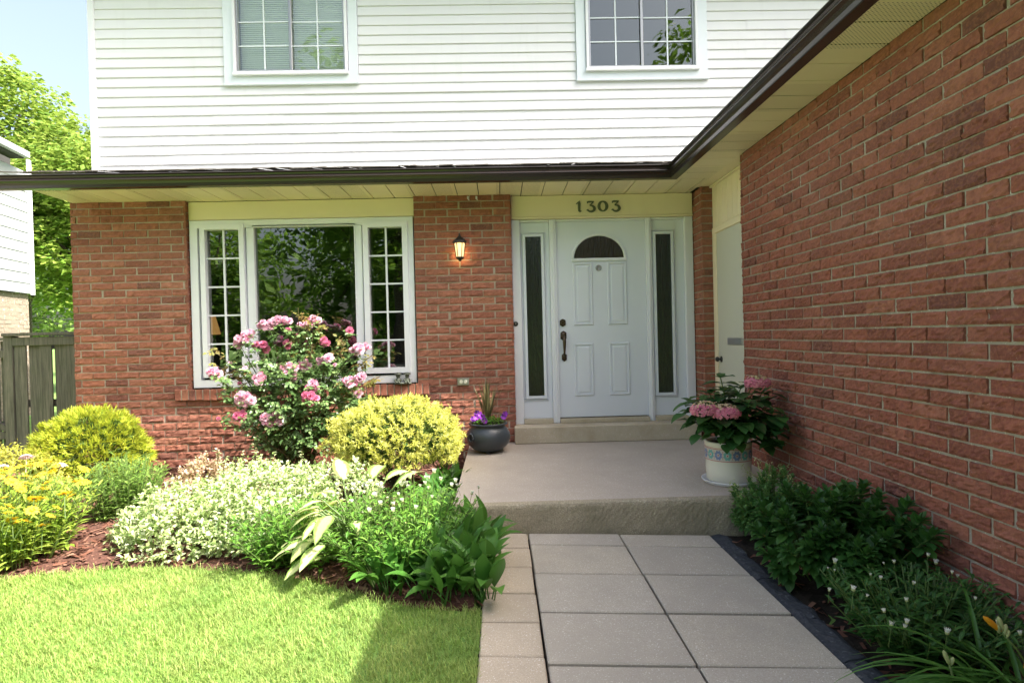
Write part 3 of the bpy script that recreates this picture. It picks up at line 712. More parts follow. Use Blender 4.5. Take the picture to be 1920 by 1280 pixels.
# gutter: K profile swept along the front eave, mitred into the garage eave
prof = [(0,0),(.070,0),(.076,.004),(.080,.030),(.090,.050),(.100,.060),(.105,.066),(.104,.071),(.092,.088),(.089,.095),(.094,.108),(.104,.113),(.110,.117),(.109,.123),(.098,.128),(.094,.122),(.012,.122),(0,.13)]
path = [((-4.75, 5.785), (0,-1)), ((1.787, 5.835), (-1,-1)), ((1.787, -1.7), (-1,0))]
def sweep(mb, prof, zb):
    n = len(prof); vs = []
    for (px, py), (ox, oy) in path:
        for o, z in prof: vs.append((px+ox*o, py+oy*o, zb+z))
    mb.add(vs, [(s*n+i, s*n+i+1, (s+1)*n+i+1, (s+1)*n+i) for s in range(2) for i in range(n-1)])
    mb.add([vs[i] for i in range(n)], [tuple(range(n))])
mb = MB(); sweep(mb, prof, SZ-.004)
mb.add([], [])
gt = H.part(mb, 'gutter', M_brown)
mb = MB()
for pl in ([(0,.0),(.0665,0)],): pass
for z_, o_ in ((.062,.094),(.124,.116)):
    mb.tube([(1.787-o_-.055,5.83-o_+.0,SZ+z_),(1.787-o_,5.835-o_-.0,SZ+z_),(1.787-o_,5.78-o_,SZ+z_)], .006, 6)
    H.part(mb, 'mitre_strip', M_brown, gt); mb = MB()
for x in (-4.0,-3.1,-2.2,-1.3,-.4,.5): mb = MB(); mb.box(x, x+.02, 5.70, 5.80, SZ+.1265, SZ+.1295); H.part(mb, 'gutter_strap', M_alum, gt)
mb = MB(); mb.box(-4.75, 1.80, 5.80, 5.83, SZ+.02, SZ+.15); mb.box(1.79, 1.82, -1.7, 5.80, SZ+.02, SZ+.15); H.part(mb, 'fascia', M_brown)
# shingled skirt roof and garage roof with a ragged front edge
mb = MB()
def strip(p0, p1, q0, q1, n, rag):
    p0, p1, q0, q1 = map(V, (p0, p1, q0, q1))
    for i in range(n):
        a, b = i/n, (i+1)/n; r = U(-rag, rag)
        A, B, Cc, D = p0.lerp(p1, a), p0.lerp(p1, b), q0.lerp(q1, b), q0.lerp(q1, a)
        dA = (A-D).normalized()*r; up = V((0,0,.006+U(0,.008))); A = A+dA+up*U(.2,1.); B = B+dA+up*U(.2,1.)
        t = V((0,0,-.012))
        mb.add([A, B, Cc, D, A+t, B+t], [(0,1,2,3), (4,5,1,0)])
strip((-4.78,5.745,3.005), (1.85,5.79,3.005), (-4.78,6.74,3.235), (1.85,6.74,3.235), 38, .012)
strip((1.74,5.80,3.005), (1.74,-1.75,3.005), (5.2,6.74,4.1), (5.2,-1.75,4.1), 40, .01)
mb.add([(1.85,5.79,3.0),(5.2,6.74,4.1),(1.85,6.74,3.235),(1.74,5.8,3.0)], [(0,1,2),(0,3,1)])
mb.add([(5.2,6.74,4.1),(5.2,-1.75,4.1),(9,-1.75,3.0),(9,6.74,3.0)], [(0,1,2,3)])
H.part(mb, 'roof', M_shingle, label='shingled skirt roof over the porch and garage')
# garage and house bulk behind the skins
mb = MB(); mb.box(2.3, 9, -1.48, 6.9, -.1, 2.83); mb.box(.3, 6.0, 6.56, 12, .1, 2.8); H.part(mb, 'inner_wall', M_dim)

# ------------------------------------------------------------------ upper storey siding
UY = 6.70
def siding(mb, x0, x1, z0, z1, y, course, holes, seed, nseam=2):
    rr = random.Random(seed); z = z0; k = 0
    while z < z1:
        ze = min(z+course, z1)
        segs = [(x0, x1)]
        for a, b, c, d in holes:
            if ze > c+.02 and z < d-.02:
                ns = []
                for s0, s1 in segs:
                    if b <= s0 or a >= s1: ns.append((s0, s1))
                    else:
                        if a > s0: ns.append((s0, a))
                        if b < s1: ns.append((b, s1))
                segs = ns
        for s0, s1 in segs:
            cut = sorted([s0, s1] + [c for c in (rr.uniform(s0, s1) for _ in range(nseam if s1-s0 > 3 else 0))])
            for i, (a, b) in enumerate(zip(cut, cut[1:])):
                o = .003*(i % 2); nn = max(1, int((b-a)/.6)); vs = []
                for j in range(nn+1):
                    x = a+(b-a)*j/nn; wv = .0025*noise.noise(V((x*1.3, z*3, seed)))
                    vs += [(x, y+.004-o, z), (x, y-.012-o+wv, z+.001), (x, y-.0135-o+wv, z+.008), (x, y-.001-o+wv*.5, ze)]
                mb.add(vs, [(4*j+r, 4*j+4+r, 4*j+5+r, 4*j+1+r) for j in range(nn) for r in range(3)])
        z = ze; k += 1
WL = (-2.99, -1.502, 4.195, 5.6); WR = (.94, 2.432, 4.185, 5.6)
mb = MB(); siding(mb, -4.405, 7.5, 3.114, 5.62, UY, .1081, [WL, WR], 4)
H.part(mb, 'siding_wall', M_siding)
mb = MB(); mb.bbox(-4.475, -4.403, UY-.028, UY+.06, 3.1, 5.62, .006); H.part(mb, 'corner_trim', M_white)
mb = MB(); mb.box(-4.46, -4.44, UY+.05, 12, 2.9, 5.62); mb.box(-4.46, -3.1, UY+.03, UY+.08, 3.0, 5.6); mb.box(-1.45, .9, UY+.03, UY+.08, 3.0, 5.6); mb.box(2.45, 7.5, UY+.03, UY+.08, 3.0, 5.6); mb.box(-4.46, 7.5, 12, 12.1, .1, 5.62); mb.box(-3.1,-1.45,UY+.03,UY+.08,3.0,4.19); mb.box(.9,2.45,UY+.03,UY+.08,3.0,4.18); mb.box(7.45,7.5,UY+.05,12,2.9,5.6)
H.part(mb, 'upper_wall', M_siding)
# eave and main roof (above the frame; throws the shadow across the siding)
mb = MB(); ov = .485; mb.bbox(-4.85, 7.9, UY-ov, UY-.02, 5.62, 5.66, .004); mb.box(-4.85, 7.9, UY-ov-.02, UY-ov-.001, 5.60, 5.76); H.part(mb, 'eave', M_white)
mb = MB(); mb.add([(-4.9,UY-ov-.06,5.765),(7.95,UY-ov-.06,5.765),(7.95,9.4,7.1),(-4.9,9.4,7.1),(-4.9,12.6,5.765),(7.95,12.6,5.765),(-4.9,UY-ov-.06,5.74),(7.95,UY-ov-.06,5.74),(-4.9,12.6,5.74),(7.95,12.6,5.74)], [(0,1,2,3),(3,2,5,4),(0,3,4,8,6),(1,7,9,5,2)]); H.part(mb, 'roof', M_shingle, label='main gable roof above the upper storey')
def upper_window(x0, x1, z0, blind, label):
    z1 = 5.56; fy = UY-.03
    mb = MB(); mb.ring(x0, x1, z0, z1+.03, .105, fy, UY+.05, slope=.004)
    mb.bbox(x0-.004, x1+.004, fy-.012, fy+.02, z0-.008, z0+.012, .004)
    Wd = H.part(mb, 'window', M_trimblue, label=label)
    a, b, c, d = x0+.106, x1-.106, z0+.106, z1-.075
    mb = MB(); mb.ring(a, b, c, d, .036, fy-.022, UY+.04, slope=.008); mb.bbox(a-.005, b+.005, fy-.035, fy-.005, c-.012, c+.022, .005); H.part(mb, 'frame', M_white, Wd)
    xm = (a+b)/2
    mb = MB(); mb.bbox(xm-.016, xm+.016, fy-.006, fy+.0035, c+.037, d-.037, .003); H.part(mb, 'mullion', M_alum, Wd)
    mb = MB(); mb.ring(a+.037, xm+.014, c+.037, d-.037, .022, fy+.004, UY+.03, slope=.004); H.part(mb, 'sash', M_alum, Wd)
    mb = MB(); mb.ring(xm-.012, b-.037, c+.037, d-.037, .022, fy+.016, UY+.034, slope=.004); H.part(mb, 'sash', M_alum, Wd)
    for (p, q, yy) in ((a+.06, xm-.009, fy+.012), (xm+.011, b-.06, fy+.024)):
        mb = MB(); grille(mb, p, q, c+.06, d-.06, yy, 2, 4, .008, .008); H.part(mb, 'grille', M_trimblue, Wd)
        mb = MB(); mb.add([(p-.003,yy+.012,c+.057),(q+.003,yy+.012,c+.057),(q+.003,yy+.012,d-.057),(p-.003,yy+.012,d-.057)], [(0,1,2,3)]); H.part(mb, 'pane', M_glassu, Wd)
    if blind:
        mb = MB(); z = c+.05
        while z < d: mb.add([(a+.05,UY+.065,z),(b-.05,UY+.065,z),(b-.05,UY+.069,z+.0222),(a+.05,UY+.069,z+.0222)], [(0,1,2,3)]); z += .023
        H.part(mb, 'blind', M_blind, Wd)
    mb = MB(); X0_, X1_, Y0_, Y1_, Z0_, Z1_ = x0-.3, x1+.3, UY+.09, UY+3, z0-.6, z1+.02
    mb.add([(X0_,Y0_,Z0_),(X1_,Y0_,Z0_),(X1_,Y1_,Z0_),(X0_,Y1_,Z0_),(X0_,Y0_,Z1_),(X1_,Y0_,Z1_),(X1_,Y1_,Z1_),(X0_,Y1_,Z1_)], [(0,1,2,3),(4,7,6,5),(1,5,6,2),(2,6,7,3),(3,7,4,0)]); H.part(mb, 'room_wall', M_dim)
upper_window(WL[0], WL[1], WL[2], True, 'upstairs window with closed horizontal blinds')
upper_window(WR[0], WR[1], WR[2], False, 'upstairs window without blinds above the front door')

# ------------------------------------------------------------------ fixtures on the wall
WLm = Thing('wall_lantern', 'small lit black lantern on the brick pier beside the front door', 'lantern', (-.393, WY-.01, 2.27))
lx, ly = -.393, WY-.13
mb = MB(); mb.lathe([(0,.012),(.045,.012),(.05,.004),(.05,0)], (lx, WY-.011, 2.33), 20, axis='y'); mb.tube([(lx,WY-.02,2.34),(lx,WY-.07,2.385),(lx,ly,2.405)], .008, 8); WLm.part(mb, 'bracket', M_black, smooth=True)
mb = MB(); mb.lathe([(0,2.418),(.007,2.415),(.01,2.405),(.006,2.395),(.018,2.383),(.04,2.362),(.062,2.342),(.074,2.336),(.074,2.318),(.066,2.312),(0,2.312)], (lx,ly,0), 8); WLm.part(mb, 'cap', M_black)
mb = MB(); mb.lathe([(.036,2.168),(.054,2.310)], (lx,ly,0), 6); WLm.part(mb, 'glass', M_lampglass)
mb = MB()
for k in range(6): a = 2*pi*k/6; mb.tube([(lx+.038*cos(a),ly+.038*sin(a),2.166),(lx+.057*cos(a),ly+.057*sin(a),2.312)], .0045, 6)
mb.lathe([(0,2.170),(.042,2.170),(.046,2.163),(.038,2.152),(.02,2.140),(.012,2.128),(0,2.122)], (lx,ly,0), 12); WLm.part(mb, 'cage', M_black)
mb = MB(); mb.lathe([(0,.09),(.014,.083),(.022,.06),(.018,.035),(.01,.015),(.01,0),(0,0)], (lx,ly,2.185), 14); WLm.part(mb, 'bulb', M_bulb, smooth=True)
pl = bpy.data.lights.new('lantern_light', 'POINT'); pl.energy = .45; pl.color = (1.,.62,.25); pl.shadow_soft_size = .05
po = bpy.data.objects.new('lantern_light', pl); C.objects.link(po); po.parent = WLm.o; po.location = V((lx, ly+.055, 2.20)) - WLm.loc
OT = Thing('outlet', 'grey covered electrical outlet low on the brick pier', 'outlet', (-.40, WY, .86))
mb = MB(); mb.bbox(-.462, -.336, WY-.022, WY+.004, .822, .897, .004); OT.part(mb, 'cover', M_alum)
for x in (-.421,-.377): mb = MB(); mb.lathe([(0,.006),(.017,.006),(.02,0)], (x, WY-.0215, .86), 16, axis='y'); OT.part(mb, 'socket', M_pot)
DB = Thing('doorbell', 'small round black doorbell button on the door frame edge', 'doorbell', (.175, 6.41, 1.463))
mb = MB(); mb.lathe([(0,.010),(.02,.010),(.026,.006),(.027,0)], (.178, 6.4145, 1.463), 20, axis='y'); DB.part(mb, 'housing', M_black, smooth=True)
mb = MB(); mb.lathe([(0,.006),(.006,.005),(.008,0)], (.178, 6.404, 1.463), 12, axis='y'); DB.part(mb, 'button', M_alum)
for x, s_ in ((-.30,'left of the two small white hooks high on the brick pier'), (-.21,'right of the two small white hooks high on the brick pier')):
    mb = MB(); mb.tube([(x,WY-.004,2.815),(x,WY-.03,2.808),(x+.003,WY-.034,2.790),(x+.012,WY-.028,2.782)], .0045, 6); mb.bbox(x-.01,x+.01,WY-.008,WY+.002,2.80,2.83,.002)
    tag(mb.build('hook', M_white), s_, 'hook', 'hooks on the brick pier')
FG = Thing('figurine', 'pewter ornament of two small hatted figures on the brick window sill', 'ornament', (-1.03, WY-.05, .856))
mb = MB(); mb.lathe([(0,.853),(.095,.853),(.098,.862),(.085,.870),(0,.872)], (0,0,0), 20); mb.v = [(-1.035+x*1.0, WY-.03+y*.36, z) for x,y,z in mb.v]; FG.part(mb, 'base', M_pewter, smooth=True)
for x, s_ in ((-1.085,1),(-.99,-1)):
    mb = MB(); y = WY-.032
    mb.lathe([(0,.868),(.026,.870),(.030,.885),(.024,.905),(.015,.918),(.018,.925),(.024,.937),(.022,.950),(.036,.952),(.042,.957),(.030,.966),(.022,.974),(0,.978)], (x,y,0), 14)
    mb.tube([(x-.022*s_,y-.008,.905),(x-.040*s_,y-.014,.892),(x-.026*s_,y-.024,.880)], .008, 6); mb.tube([(x+.022*s_,y-.008,.905),(x+.038*s_,y-.016,.895),(x+.018*s_,y-.026,.893)], .008, 6); mb.tube([(x-.012,y-.02,.880),(x-.016,y-.034,.870)], .010, 6); mb.tube([(x+.012,y-.02,.880),(x+.016,y-.034,.870)], .010, 6)
    FG.part(mb, 'figure', M_pewter, smooth=True)

# ------------------------------------------------------------------ slate edging along the path
ys = [3.985, 3.62, 3.25, 2.78, 2.42, 2.02, 1.62, 1.2]
SLB = ['dark slate edging stone against the porch end of the path', 'second dark slate edging stone out from the porch', 'third dark slate edging stone out from the porch, beside the dark green shrub', 'fourth dark slate edging stone out from the porch, beside the white budding daisies', 'fifth dark slate edging stone out from the porch, beside the daylily', 'sixth dark slate edging stone out from the porch', 'slate edging stone farthest from the porch']
for k, (a, b) in enumerate(zip(ys, ys[1:])):
    mb = MB(); nu_, nv_ = 10, 4; vs = []; top = U(.0,.012)
    for i in range(nu_+1):
        for j in range(nv_+1):
            y = a + (b+.008-a)*i/nu_; x = 1.394 + (.118+.03*noise.noise(V((y*6,k,1))))*j/nv_
            z = -.056+top+.012*noise.noise(V((x*18,y*18,k)))+.008*noise.noise(V((x*50,y*50,k)))
            if j in (0, nv_): z -= .012; x += .006*noise.noise(V((y*30,k,j)))
            vs.append((x, y, z))
    fs = [(i*(nv_+1)+j, i*(nv_+1)+j+1, (i+1)*(nv_+1)+j+1, (i+1)*(nv_+1)+j) for i in range(nu_) for j in range(nv_)]
    o = len(vs); per = [i*(nv_+1) for i in range(nu_+1)] + [nu_*(nv_+1)+j for j in range(1, nv_+1)] + [i*(nv_+1)+nv_ for i in range(nu_-1, -1, -1)] + [j for j in range(nv_-1, 0, -1)]
    vs += [(vs[i][0], vs[i][1], -.12) for i in per]; L = len(per)
    fs += [(per[i], per[(i+1) % L], o+(i+1) % L, o+i) for i in range(L)]
    mb.add(vs, fs); tag(mb.build('edging_stone', M_slate), SLB[k], 'edging stone', 'slate edging stones along the path')
# ------------------------------------------------------------------ PLANTS
def rdir(zmin=-1, zmax=1):
    z = U(zmin, zmax); a = U(0, 2*pi); r = sqrt(max(0, 1-z*z)); return V((r*cos(a), r*sin(a), z))
def lump(d, seed, f=2.2, amp=.16): return 1 + amp*noise.noise(d*f + V((seed,0,0))) + amp*.6*noise.noise(d*f*2.6 + V((0,seed,0)))

def rounded_shrub(name, label, c, r, nsp, tip, inner, tuft, seed, zlow=-.5, f=2.2, amp=.16, group=None, trunk=.02, cat='shrub'):
    T = Thing(name, label, cat, (c[0], c[1], 0.02), group); c = V(c)
    fo, inn, st = MB(), MB(), MB()
    for i in range(nsp):
        d = rdir(zlow, 1); k = lump(d, seed, f, amp); depth = 1 - abs(R.gauss(0, .06))
        p = c + V((d.x*r[0], d.y*r[1], d.z*r[2]))*k*depth
        if p.z < .04: continue
        tuft(fo, p, (V((d.x/r[0], d.y/r[1], d.z/r[2])).normalized()*.8 + V((0,0,.35)) + rdir()*.45).normalized())
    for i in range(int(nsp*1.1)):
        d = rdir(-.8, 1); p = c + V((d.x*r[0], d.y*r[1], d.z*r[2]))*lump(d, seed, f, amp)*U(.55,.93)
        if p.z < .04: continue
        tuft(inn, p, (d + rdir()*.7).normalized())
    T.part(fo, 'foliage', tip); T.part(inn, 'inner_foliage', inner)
    for i in range(9):
        d = rdir(.1, .9); e = c + V((d.x*r[0], d.y*r[1], d.z*r[2]))*.8
        b = V((c.x+U(-.03,.03), c.y+U(-.03,.03), .0)); st.tube([b, b.lerp(e,.4)+V((0,0,.03)), e], [trunk, trunk*.6, trunk*.25], 6)
    T.part(st, 'stem', M_bark); return T
def t_cedar(mb, p, d):
    n = rdir(); L = U(.035,.06)
    L *= 1.35; s = d.cross(n).normalized()
    for k in range(6):
        a = (k-2.5)*.34; dd = (d*cos(a)+s*sin(a)+rdir()*.12); mb.leaf(p+rdir()*.006, dd, n, L*(1-.08*abs(k-2.5)), .009, .1)
def t_yew(mb, p, d):
    for k in range(15):
        dd = (d*U(.2,1.1)+rdir()*.85).normalized(); mb.leaf(p+d*U(-.02,.03), dd, rdir(), U(.026,.042), .0072, .1)
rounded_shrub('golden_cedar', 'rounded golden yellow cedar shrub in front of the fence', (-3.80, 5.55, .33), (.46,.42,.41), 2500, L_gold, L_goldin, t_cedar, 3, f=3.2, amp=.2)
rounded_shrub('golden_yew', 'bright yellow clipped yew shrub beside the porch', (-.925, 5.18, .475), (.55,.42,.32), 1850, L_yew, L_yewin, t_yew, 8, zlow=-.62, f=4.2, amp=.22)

# rose bush
def rose_bloom(mb, c, r, d, deep=0):
    c = V(c); d = d.normalized(); a = V((1,0,0)) if abs(d.x) < .8 else V((0,0,1)); u = (a - d*a.dot(d)).normalized(); w_ = d.cross(u)
    for ring, (rr_, tilt, n) in enumerate(((1., .15, 7), (.82, .5, 7), (.6, .95, 6), (.38, 1.3, 5), (.2, 1.5, 4))):
        for k in range(n):
            an = 2*pi*(k+.5*ring)/n + U(-.25,.25); o = u*cos(an)+w_*sin(an); t = tilt+U(-.15,.15)
            q = (o*cos(t)+d*sin(t)).normalized(); s_ = d.cross(o).normalized(); L = r*(.5+.5*rr_); W = r*(.42+.35*rr_)
            b = c + o*(r*.08*(5-ring)*.3) - d*r*.15; m = b+q*L*.6; tp = b+q*L + d*(-.12*r if ring < 2 else .05*r)
            mi = 1 if (deep or U(0,1) < .10) else 0
            mb.add([b, m+s_*W*.62+d*r*.08, tp+s_*W*.34, tp-s_*W*.34, m-s_*W*.62+d*r*.08], [(0,1,2),(0,2,3),(0,3,4)], mi)
RB = Thing('rose_bush', 'tall rose bush with pink blossom clusters before the picture window', 'rose bush', (-2.02, 5.85, .02))
base = V((-2.02, 5.85, .02)); cane, lv, yg = MB(), MB(), MB()
def rx(px, Y=5.8): return -1.97 + (px-555)*.0052
def rz(py): return 1.335 - (py-644)*.0052
tips = []
CL = [(500,612,5,.050,0),(528,606,4,.050,0),(465,632,3,.048,0),(450,645,3,.046,0),(490,652,4,.046,1),(573,612,2,.042,0),(589,605,2,.040,0),(540,648,2,.036,1),(655,627,1,.040,1),(606,648,2,.040,1),(667,662,2,.044,0),(683,658,2,.040,0),(600,682,3,.044,0),(568,688,2,.046,0),(615,676,1,.05,0),(540,694,2,.05,0),(402,700,3,.05,0),(548,714,2,.046,0),(486,712,2,.044,0),(585,728,2,.05,0),(577,752,4,.052,1),(655,722,2,.048,0),(670,714,2,.046,0),(666,745,1,.05,0),(456,750,4,.06,0),(509,788,6,.056,0),(450,778,2,.046,1),(406,785,1,.036,1),(447,720,1,.036,1),(460,692,1,.03,0),(540,622,1,.034,1),(558,632,1,.034,1),(625,690,1,.03,0),(432,682,1,.03,0)]
for (px, py, n, r, deep) in CL:
    depth = 5.80 - .30*max(0, min(1, (py-640)/130)) + U(-.06,.1)
    f = depth/5.77; c = V((rx(px)*f, depth, 1.335-(py-644)*.0052*f)); tips.append(c)
    mb = MB()
    n = n + (2 if n > 1 else 0)
    for k in range(n):
        a = 2*pi*k/max(n,1)+U(-.4,.4); q = (0 if n == 1 else r*.62*sqrt(n)*U(.35,.75))
        p = c + V((cos(a)*q*(1.5 if py < 625 and n > 3 else 1.1), U(-.03,.02), sin(a)*q*(.45 if py < 625 and n > 3 else .85)))
        rose_bloom(mb, p, r*U(.5,.95), V((U(-.4,.4), -1., U(-.1,.9))), deep)
    RB.part(mb, 'blossom', [L_petal, L_petald], label='cluster of pink roses' if n > 1 else 'single pink rose')
for k in range(34): tips.append(V((U(-2.66,-1.28), U(5.5,6.08), U(.35,1.2))))
tips += [V((rx(388),5.9,1.335-(655-644)*.0053)), V((rx(395),5.9,1.12)), V((rx(562),5.75,1.66)), V((rx(640),5.85,1.33)), V((rx(712),5.7,.98)), V((rx(700),5.75,1.2)), V((rx(600),5.9,1.50)), V((rx(585),5.8,1.58))]
def compound(mb, p, d, L):
    """rose leaf: five oval leaflets on a short stalk"""
    d = d.normalized(); n = (V((0,-.3,1))+rdir()*.7).normalized(); s_ = d.cross(n).normalized()
    for t, sd in ((1,0),(.62,1),(.62,-1),(.28,1),(.28,-1)):
        dd = d if sd == 0 else (d*.35+s_*sd); mb.blade(p+d*L*t, dd, L*.62, L*.40, .4, 3, .48, .12, n=n)
for i, t in enumerate(tips):
    b = base + V((U(-.12,.12), U(-.08,.08), 0)); h = t - b
    P = [b, b+V((h.x*.22, h.y*.2, h.z*.42))+rdir()*.04, b+V((h.x*.62, h.y*.6, h.z*.78))+rdir()*.04, t]
    cane.tube(P, [.009,.007,.005,.0025], 6)
    for k in range(19):
        f = U(.25, 1.) if k > 3 else U(.86,1.); j = min(2, int(f*3)); q = P[j].lerp(P[j+1], f*3-j)
        dd = (rdir(-.4,.6) + V((h.x*.4,-.25,0))).normalized()
        (yg if (i >= len(CL)+34) else lv).tube([q, q+dd*.05], .0015, 3) if False else None
        compound(yg if (i >= len(CL)+34 and f > .7) or (U(0,1) < .03) else lv, q, dd, U(.05,.085))
for k in range(760):
    d = rdir(-.7,1); p = V((-1.92,5.82,.66)) + V((d.x*.60*(1 if d.z > -.2 else .8), d.y*.30, d.z*.58))*U(.35,1.)**.6
    if p.z > .12: compound(lv, p, (d+rdir()*.8+V((0,-.3,0))), U(.05,.08))
RB.part(cane, 'cane', M_cane); RB.part(lv, 'foliage', L_rose); RB.part(yg, 'young_foliage', L_roseyg)

# variegated ground shrub, pinkish shrub, spirea: twiggy leafy mounds
def leafy_mound(name, label, blobs, n, leafL, leafW, mats, sprigs=0, cat='shrub', updir=.5, twig=True, seg=2):
    c0 = blobs[0][0]; T = Thing(name, label, cat, (c0[0], c0[1], .02)); fo, st = MB(), MB()
    tot = sum(b[1][0]*b[1][1] for b in blobs)
    for (c, r) in blobs:
        c = V(c); k = int(n*r[0]*r[1]/tot)
        for i in range(k):
            d = rdir(-.35, 1); p = c + V((d.x*r[0], d.y*r[1], d.z*r[2]))*lump(d, c.x*3+c.y, 2.6, .2)*(1-abs(R.gauss(0,.13)))
            if p.z < .02: continue
            s_ = (d*.7 + V((0,0,updir)) + rdir()*.5).normalized(); L = U(.04,.09)
            for q in range(6):
                t = q/5; pp = p + s_*L*(t-.6); dd = (s_*.5 + rdir()*.9); fo.blade(pp, dd, leafL*U(.7,1.2), leafW*U(.8,1.2), .3, seg, .5, .12, n=(V((0,0,1))+rdir()*.6).normalized())
        for i in range(12):
            d = rdir(.05,.95); e = c + V((d.x*r[0], d.y*r[1], d.z*r[2]))*.9; b = V((c.x+U(-.1,.1), c.y+U(-.1,.1), 0)); st.tube([b, b.lerp(e,.5)+V((0,0,.04)), e], [.006,.004,.002], 5)
    for (x, y, z0, z1) in (sprigs or ()):
        P = V((x,y,z0)); e = V((x+U(-.03,.03), y+U(-.03,.03), z1)); st.tube([P, P.lerp(e,.5)+rdir()*.01, e], [.004,.003,.0015], 5)
        m = int((z1-z0)/.011)
        for q in range(m): pp = P.lerp(e, q/m); fo.blade(pp, rdir(.0,.8), leafL*U(.7,1.15), leafW, .3, seg, .5, .12)
    T.part(fo, 'foliage', mats); T.part(st, 'stem', M_cane); return T
leafy_mound('variegated_shrub', 'low shrub of creamy white variegated leaves in the bed', [((-2.22,4.15,.10),(.40,.42,.26)), ((-1.72,4.30,.12),(.48,.50,.27)), ((-2.05,3.90,.08),(.46,.30,.21)), ((-1.62,3.95,.08),(.36,.34,.24)), ((-1.35,4.62,.12),(.42,.42,.26)), ((-2.55,4.2,.04),(.18,.18,.12)), ((-1.95,4.75,.12),(.42,.30,.26))], 3300, .036, .021, L_var,
    [(-2.32,4.9,.25,.47), (-2.05,4.95,.25,.50), (-2.12,4.9,.25,.44), (-1.88,4.95,.25,.43), (-1.7,5.0,.25,.42), (-2.2,4.7,.25,.45), (-1.98,4.85,.3,.46)])
leafy_mound('pink_shrub', 'small shrub of pale pink tinted leaves behind the variegated shrub', [((-2.50,5.0,.12),(.25,.2,.24))], 420, .032, .018, L_pinkl, [(-2.36,5.0,.3,.45), (-2.45,5.0,.3,.44)])
SP = leafy_mound('spirea', 'lime green spirea with flat pink flower heads near the fence', [((-4.15,4.95,.20),(.55,.35,.33)), ((-4.7,4.9,.2),(.45,.35,.32))], 1300, .034, .014, L_spirea)
def floret_head(mb, p, r, n=40, mi=0, flat=.35, fr=.006):
    p = V(p)
    for k in range(n):
        a, q = U(0,2*pi), sqrt(U(0,1)); c = p + V((cos(a)*q*r, sin(a)*q*r, flat*r*(1-q*q)))
        nrm = (V((cos(a)*q, sin(a)*q, 1))).normalized(); s0 = nrm.cross(V((1,.2,0))).normalized(); s1 = nrm.cross(s0)
        for j in range(4): an = j*pi/2+a; o = s0*cos(an)+s1*sin(an); mb.leaf(c, o+nrm*.2, nrm, fr*2, fr*1.7, .05, mi)
hd = MB(); floret_head(hd, (0,0,0), .042, 60); hd.tube([(0,0,-.10),(0,0,.004)], .0018, 5); hdo = None
def place_flowers(T, proto_mb, mats, spots, name='flower', tilt=.35, smin=.8, smax=1.2):
    src = None
    for (x, y, z) in spots:
        rot = (U(-tilt,tilt)-.12, U(-tilt,tilt), U(0,2*pi)); s_ = U(smin,smax)
        if src is None:
            me_mb = proto_mb; src = me_mb.build(name, mats, T.o); o = src
        else: o = src.copy(); C.objects.link(o); o.parent = T.o
        o.location = V((x,y,z))-T.loc; o.rotation_euler = rot; o.scale = (s_,s_,s_)
place_flowers(SP, hd, [L_sppet], [(-4.03,4.72,.575),(-4.30,4.75,.53),(-3.72,4.70,.48),(-4.05,4.45,.50),(-3.86,4.5,.51),(-3.93,4.35,.47),(-4.5,4.6,.52),(-3.35,4.55,.44),(-3.62,4.36,.48)], 'flower', .25)

# leafy-stemmed perennials
def stem_clump(name, label, c, rx_, ry_, h, n, leafL, leafW, mat_, spread=.35, cat='plant', per=16, prof=None, group=None, low=.08, droop=.6):
    T = Thing(name, label, cat, (c[0], c[1], .02), group); fo, st = MB(), MB(); tops = []
    for i in range(n):
        a = U(0,2*pi); q = sqrt(U(0,1)); bx, by = c[0]+cos(a)*q*rx_*.6, c[1]+sin(a)*q*ry_*.6
        hh = h*(1-.28*q*q)*U(.82,1.05); e = V((bx+cos(a)*q*spread*rx_, by+sin(a)*q*spread*ry_, hh)); b = V((bx,by,.0))
        mid = b.lerp(e,.5)+V((cos(a),sin(a),0))*(-.01)
        st.tube([b, mid, e], [.0035,.003,.002], 4); tops.append(e)
        ph = U(0,6)
        for k in range(per):
            f = low + (1-low)*(k+U(0,.7))/per; p = b.lerp(mid, f*2) if f < .5 else mid.lerp(e, f*2-1)
            an = ph + k*2.4; sz = leafL*(1.15-.55*f)*U(.8,1.2)
            fo.blade(p, V((cos(an),sin(an),.55+.5*f+U(-.3,.3))), sz, leafW*(1.1-.45*f), droop, 3, .52, .15)
    T.part(fo, 'foliage', mat_); T.part(st, 'stem', M_stem); return T, tops
def bud_mb(open_=0):
    mb = MB(); mb.lathe([(0,-.004),(.006,-.002),(.0085,.003),(.008,.007),(0,.009)], (0,0,0), 8, 1)
    n = 12
    for k in range(n):
        a = 2*pi*k/n; o = V((cos(a),sin(a),0)); d = o*(.28+open_)+V((0,0,1.)); mb.leaf(V((0,0,.005))+o*.006, d, o, .02, .0075, -.1, 0)
    mb.tube([(0,0,-.09),(0,0,0)], .0015, 4, 2); return mb
DA = [('shasta_daisy', 'bushy green daisy clump between the cream shrub and the hosta', (-1.22,3.66), .44, .42, .36, 120),
      ('shasta_daisy', 'bushy green daisy clump with many white buds beside the porch', (-.60,3.50), .44, .52, .44, 190)]
for k, (nm, lb, c, a, b, h, n) in enumerate(DA):
    T, tops = stem_clump(nm, lb, c, a, b, h, n, .078, .024, L_daisy, cat='daisy', group='daisy clumps in the flower bed', per=15, spread=.5, low=.03)
    tops.sort(key=lambda p: p.z + .05*p.y, reverse=True)
    pk = [tops[i] for i in range(0, len(tops), 3 if k else 7)][:44 if k else 14]
    place_flowers(T, bud_mb(.15), [L_wpet, L_bud, M_stem], [(p.x, p.y, p.z+U(.03,.075)) for p in pk], 'flower', .2, .6, 1.25)
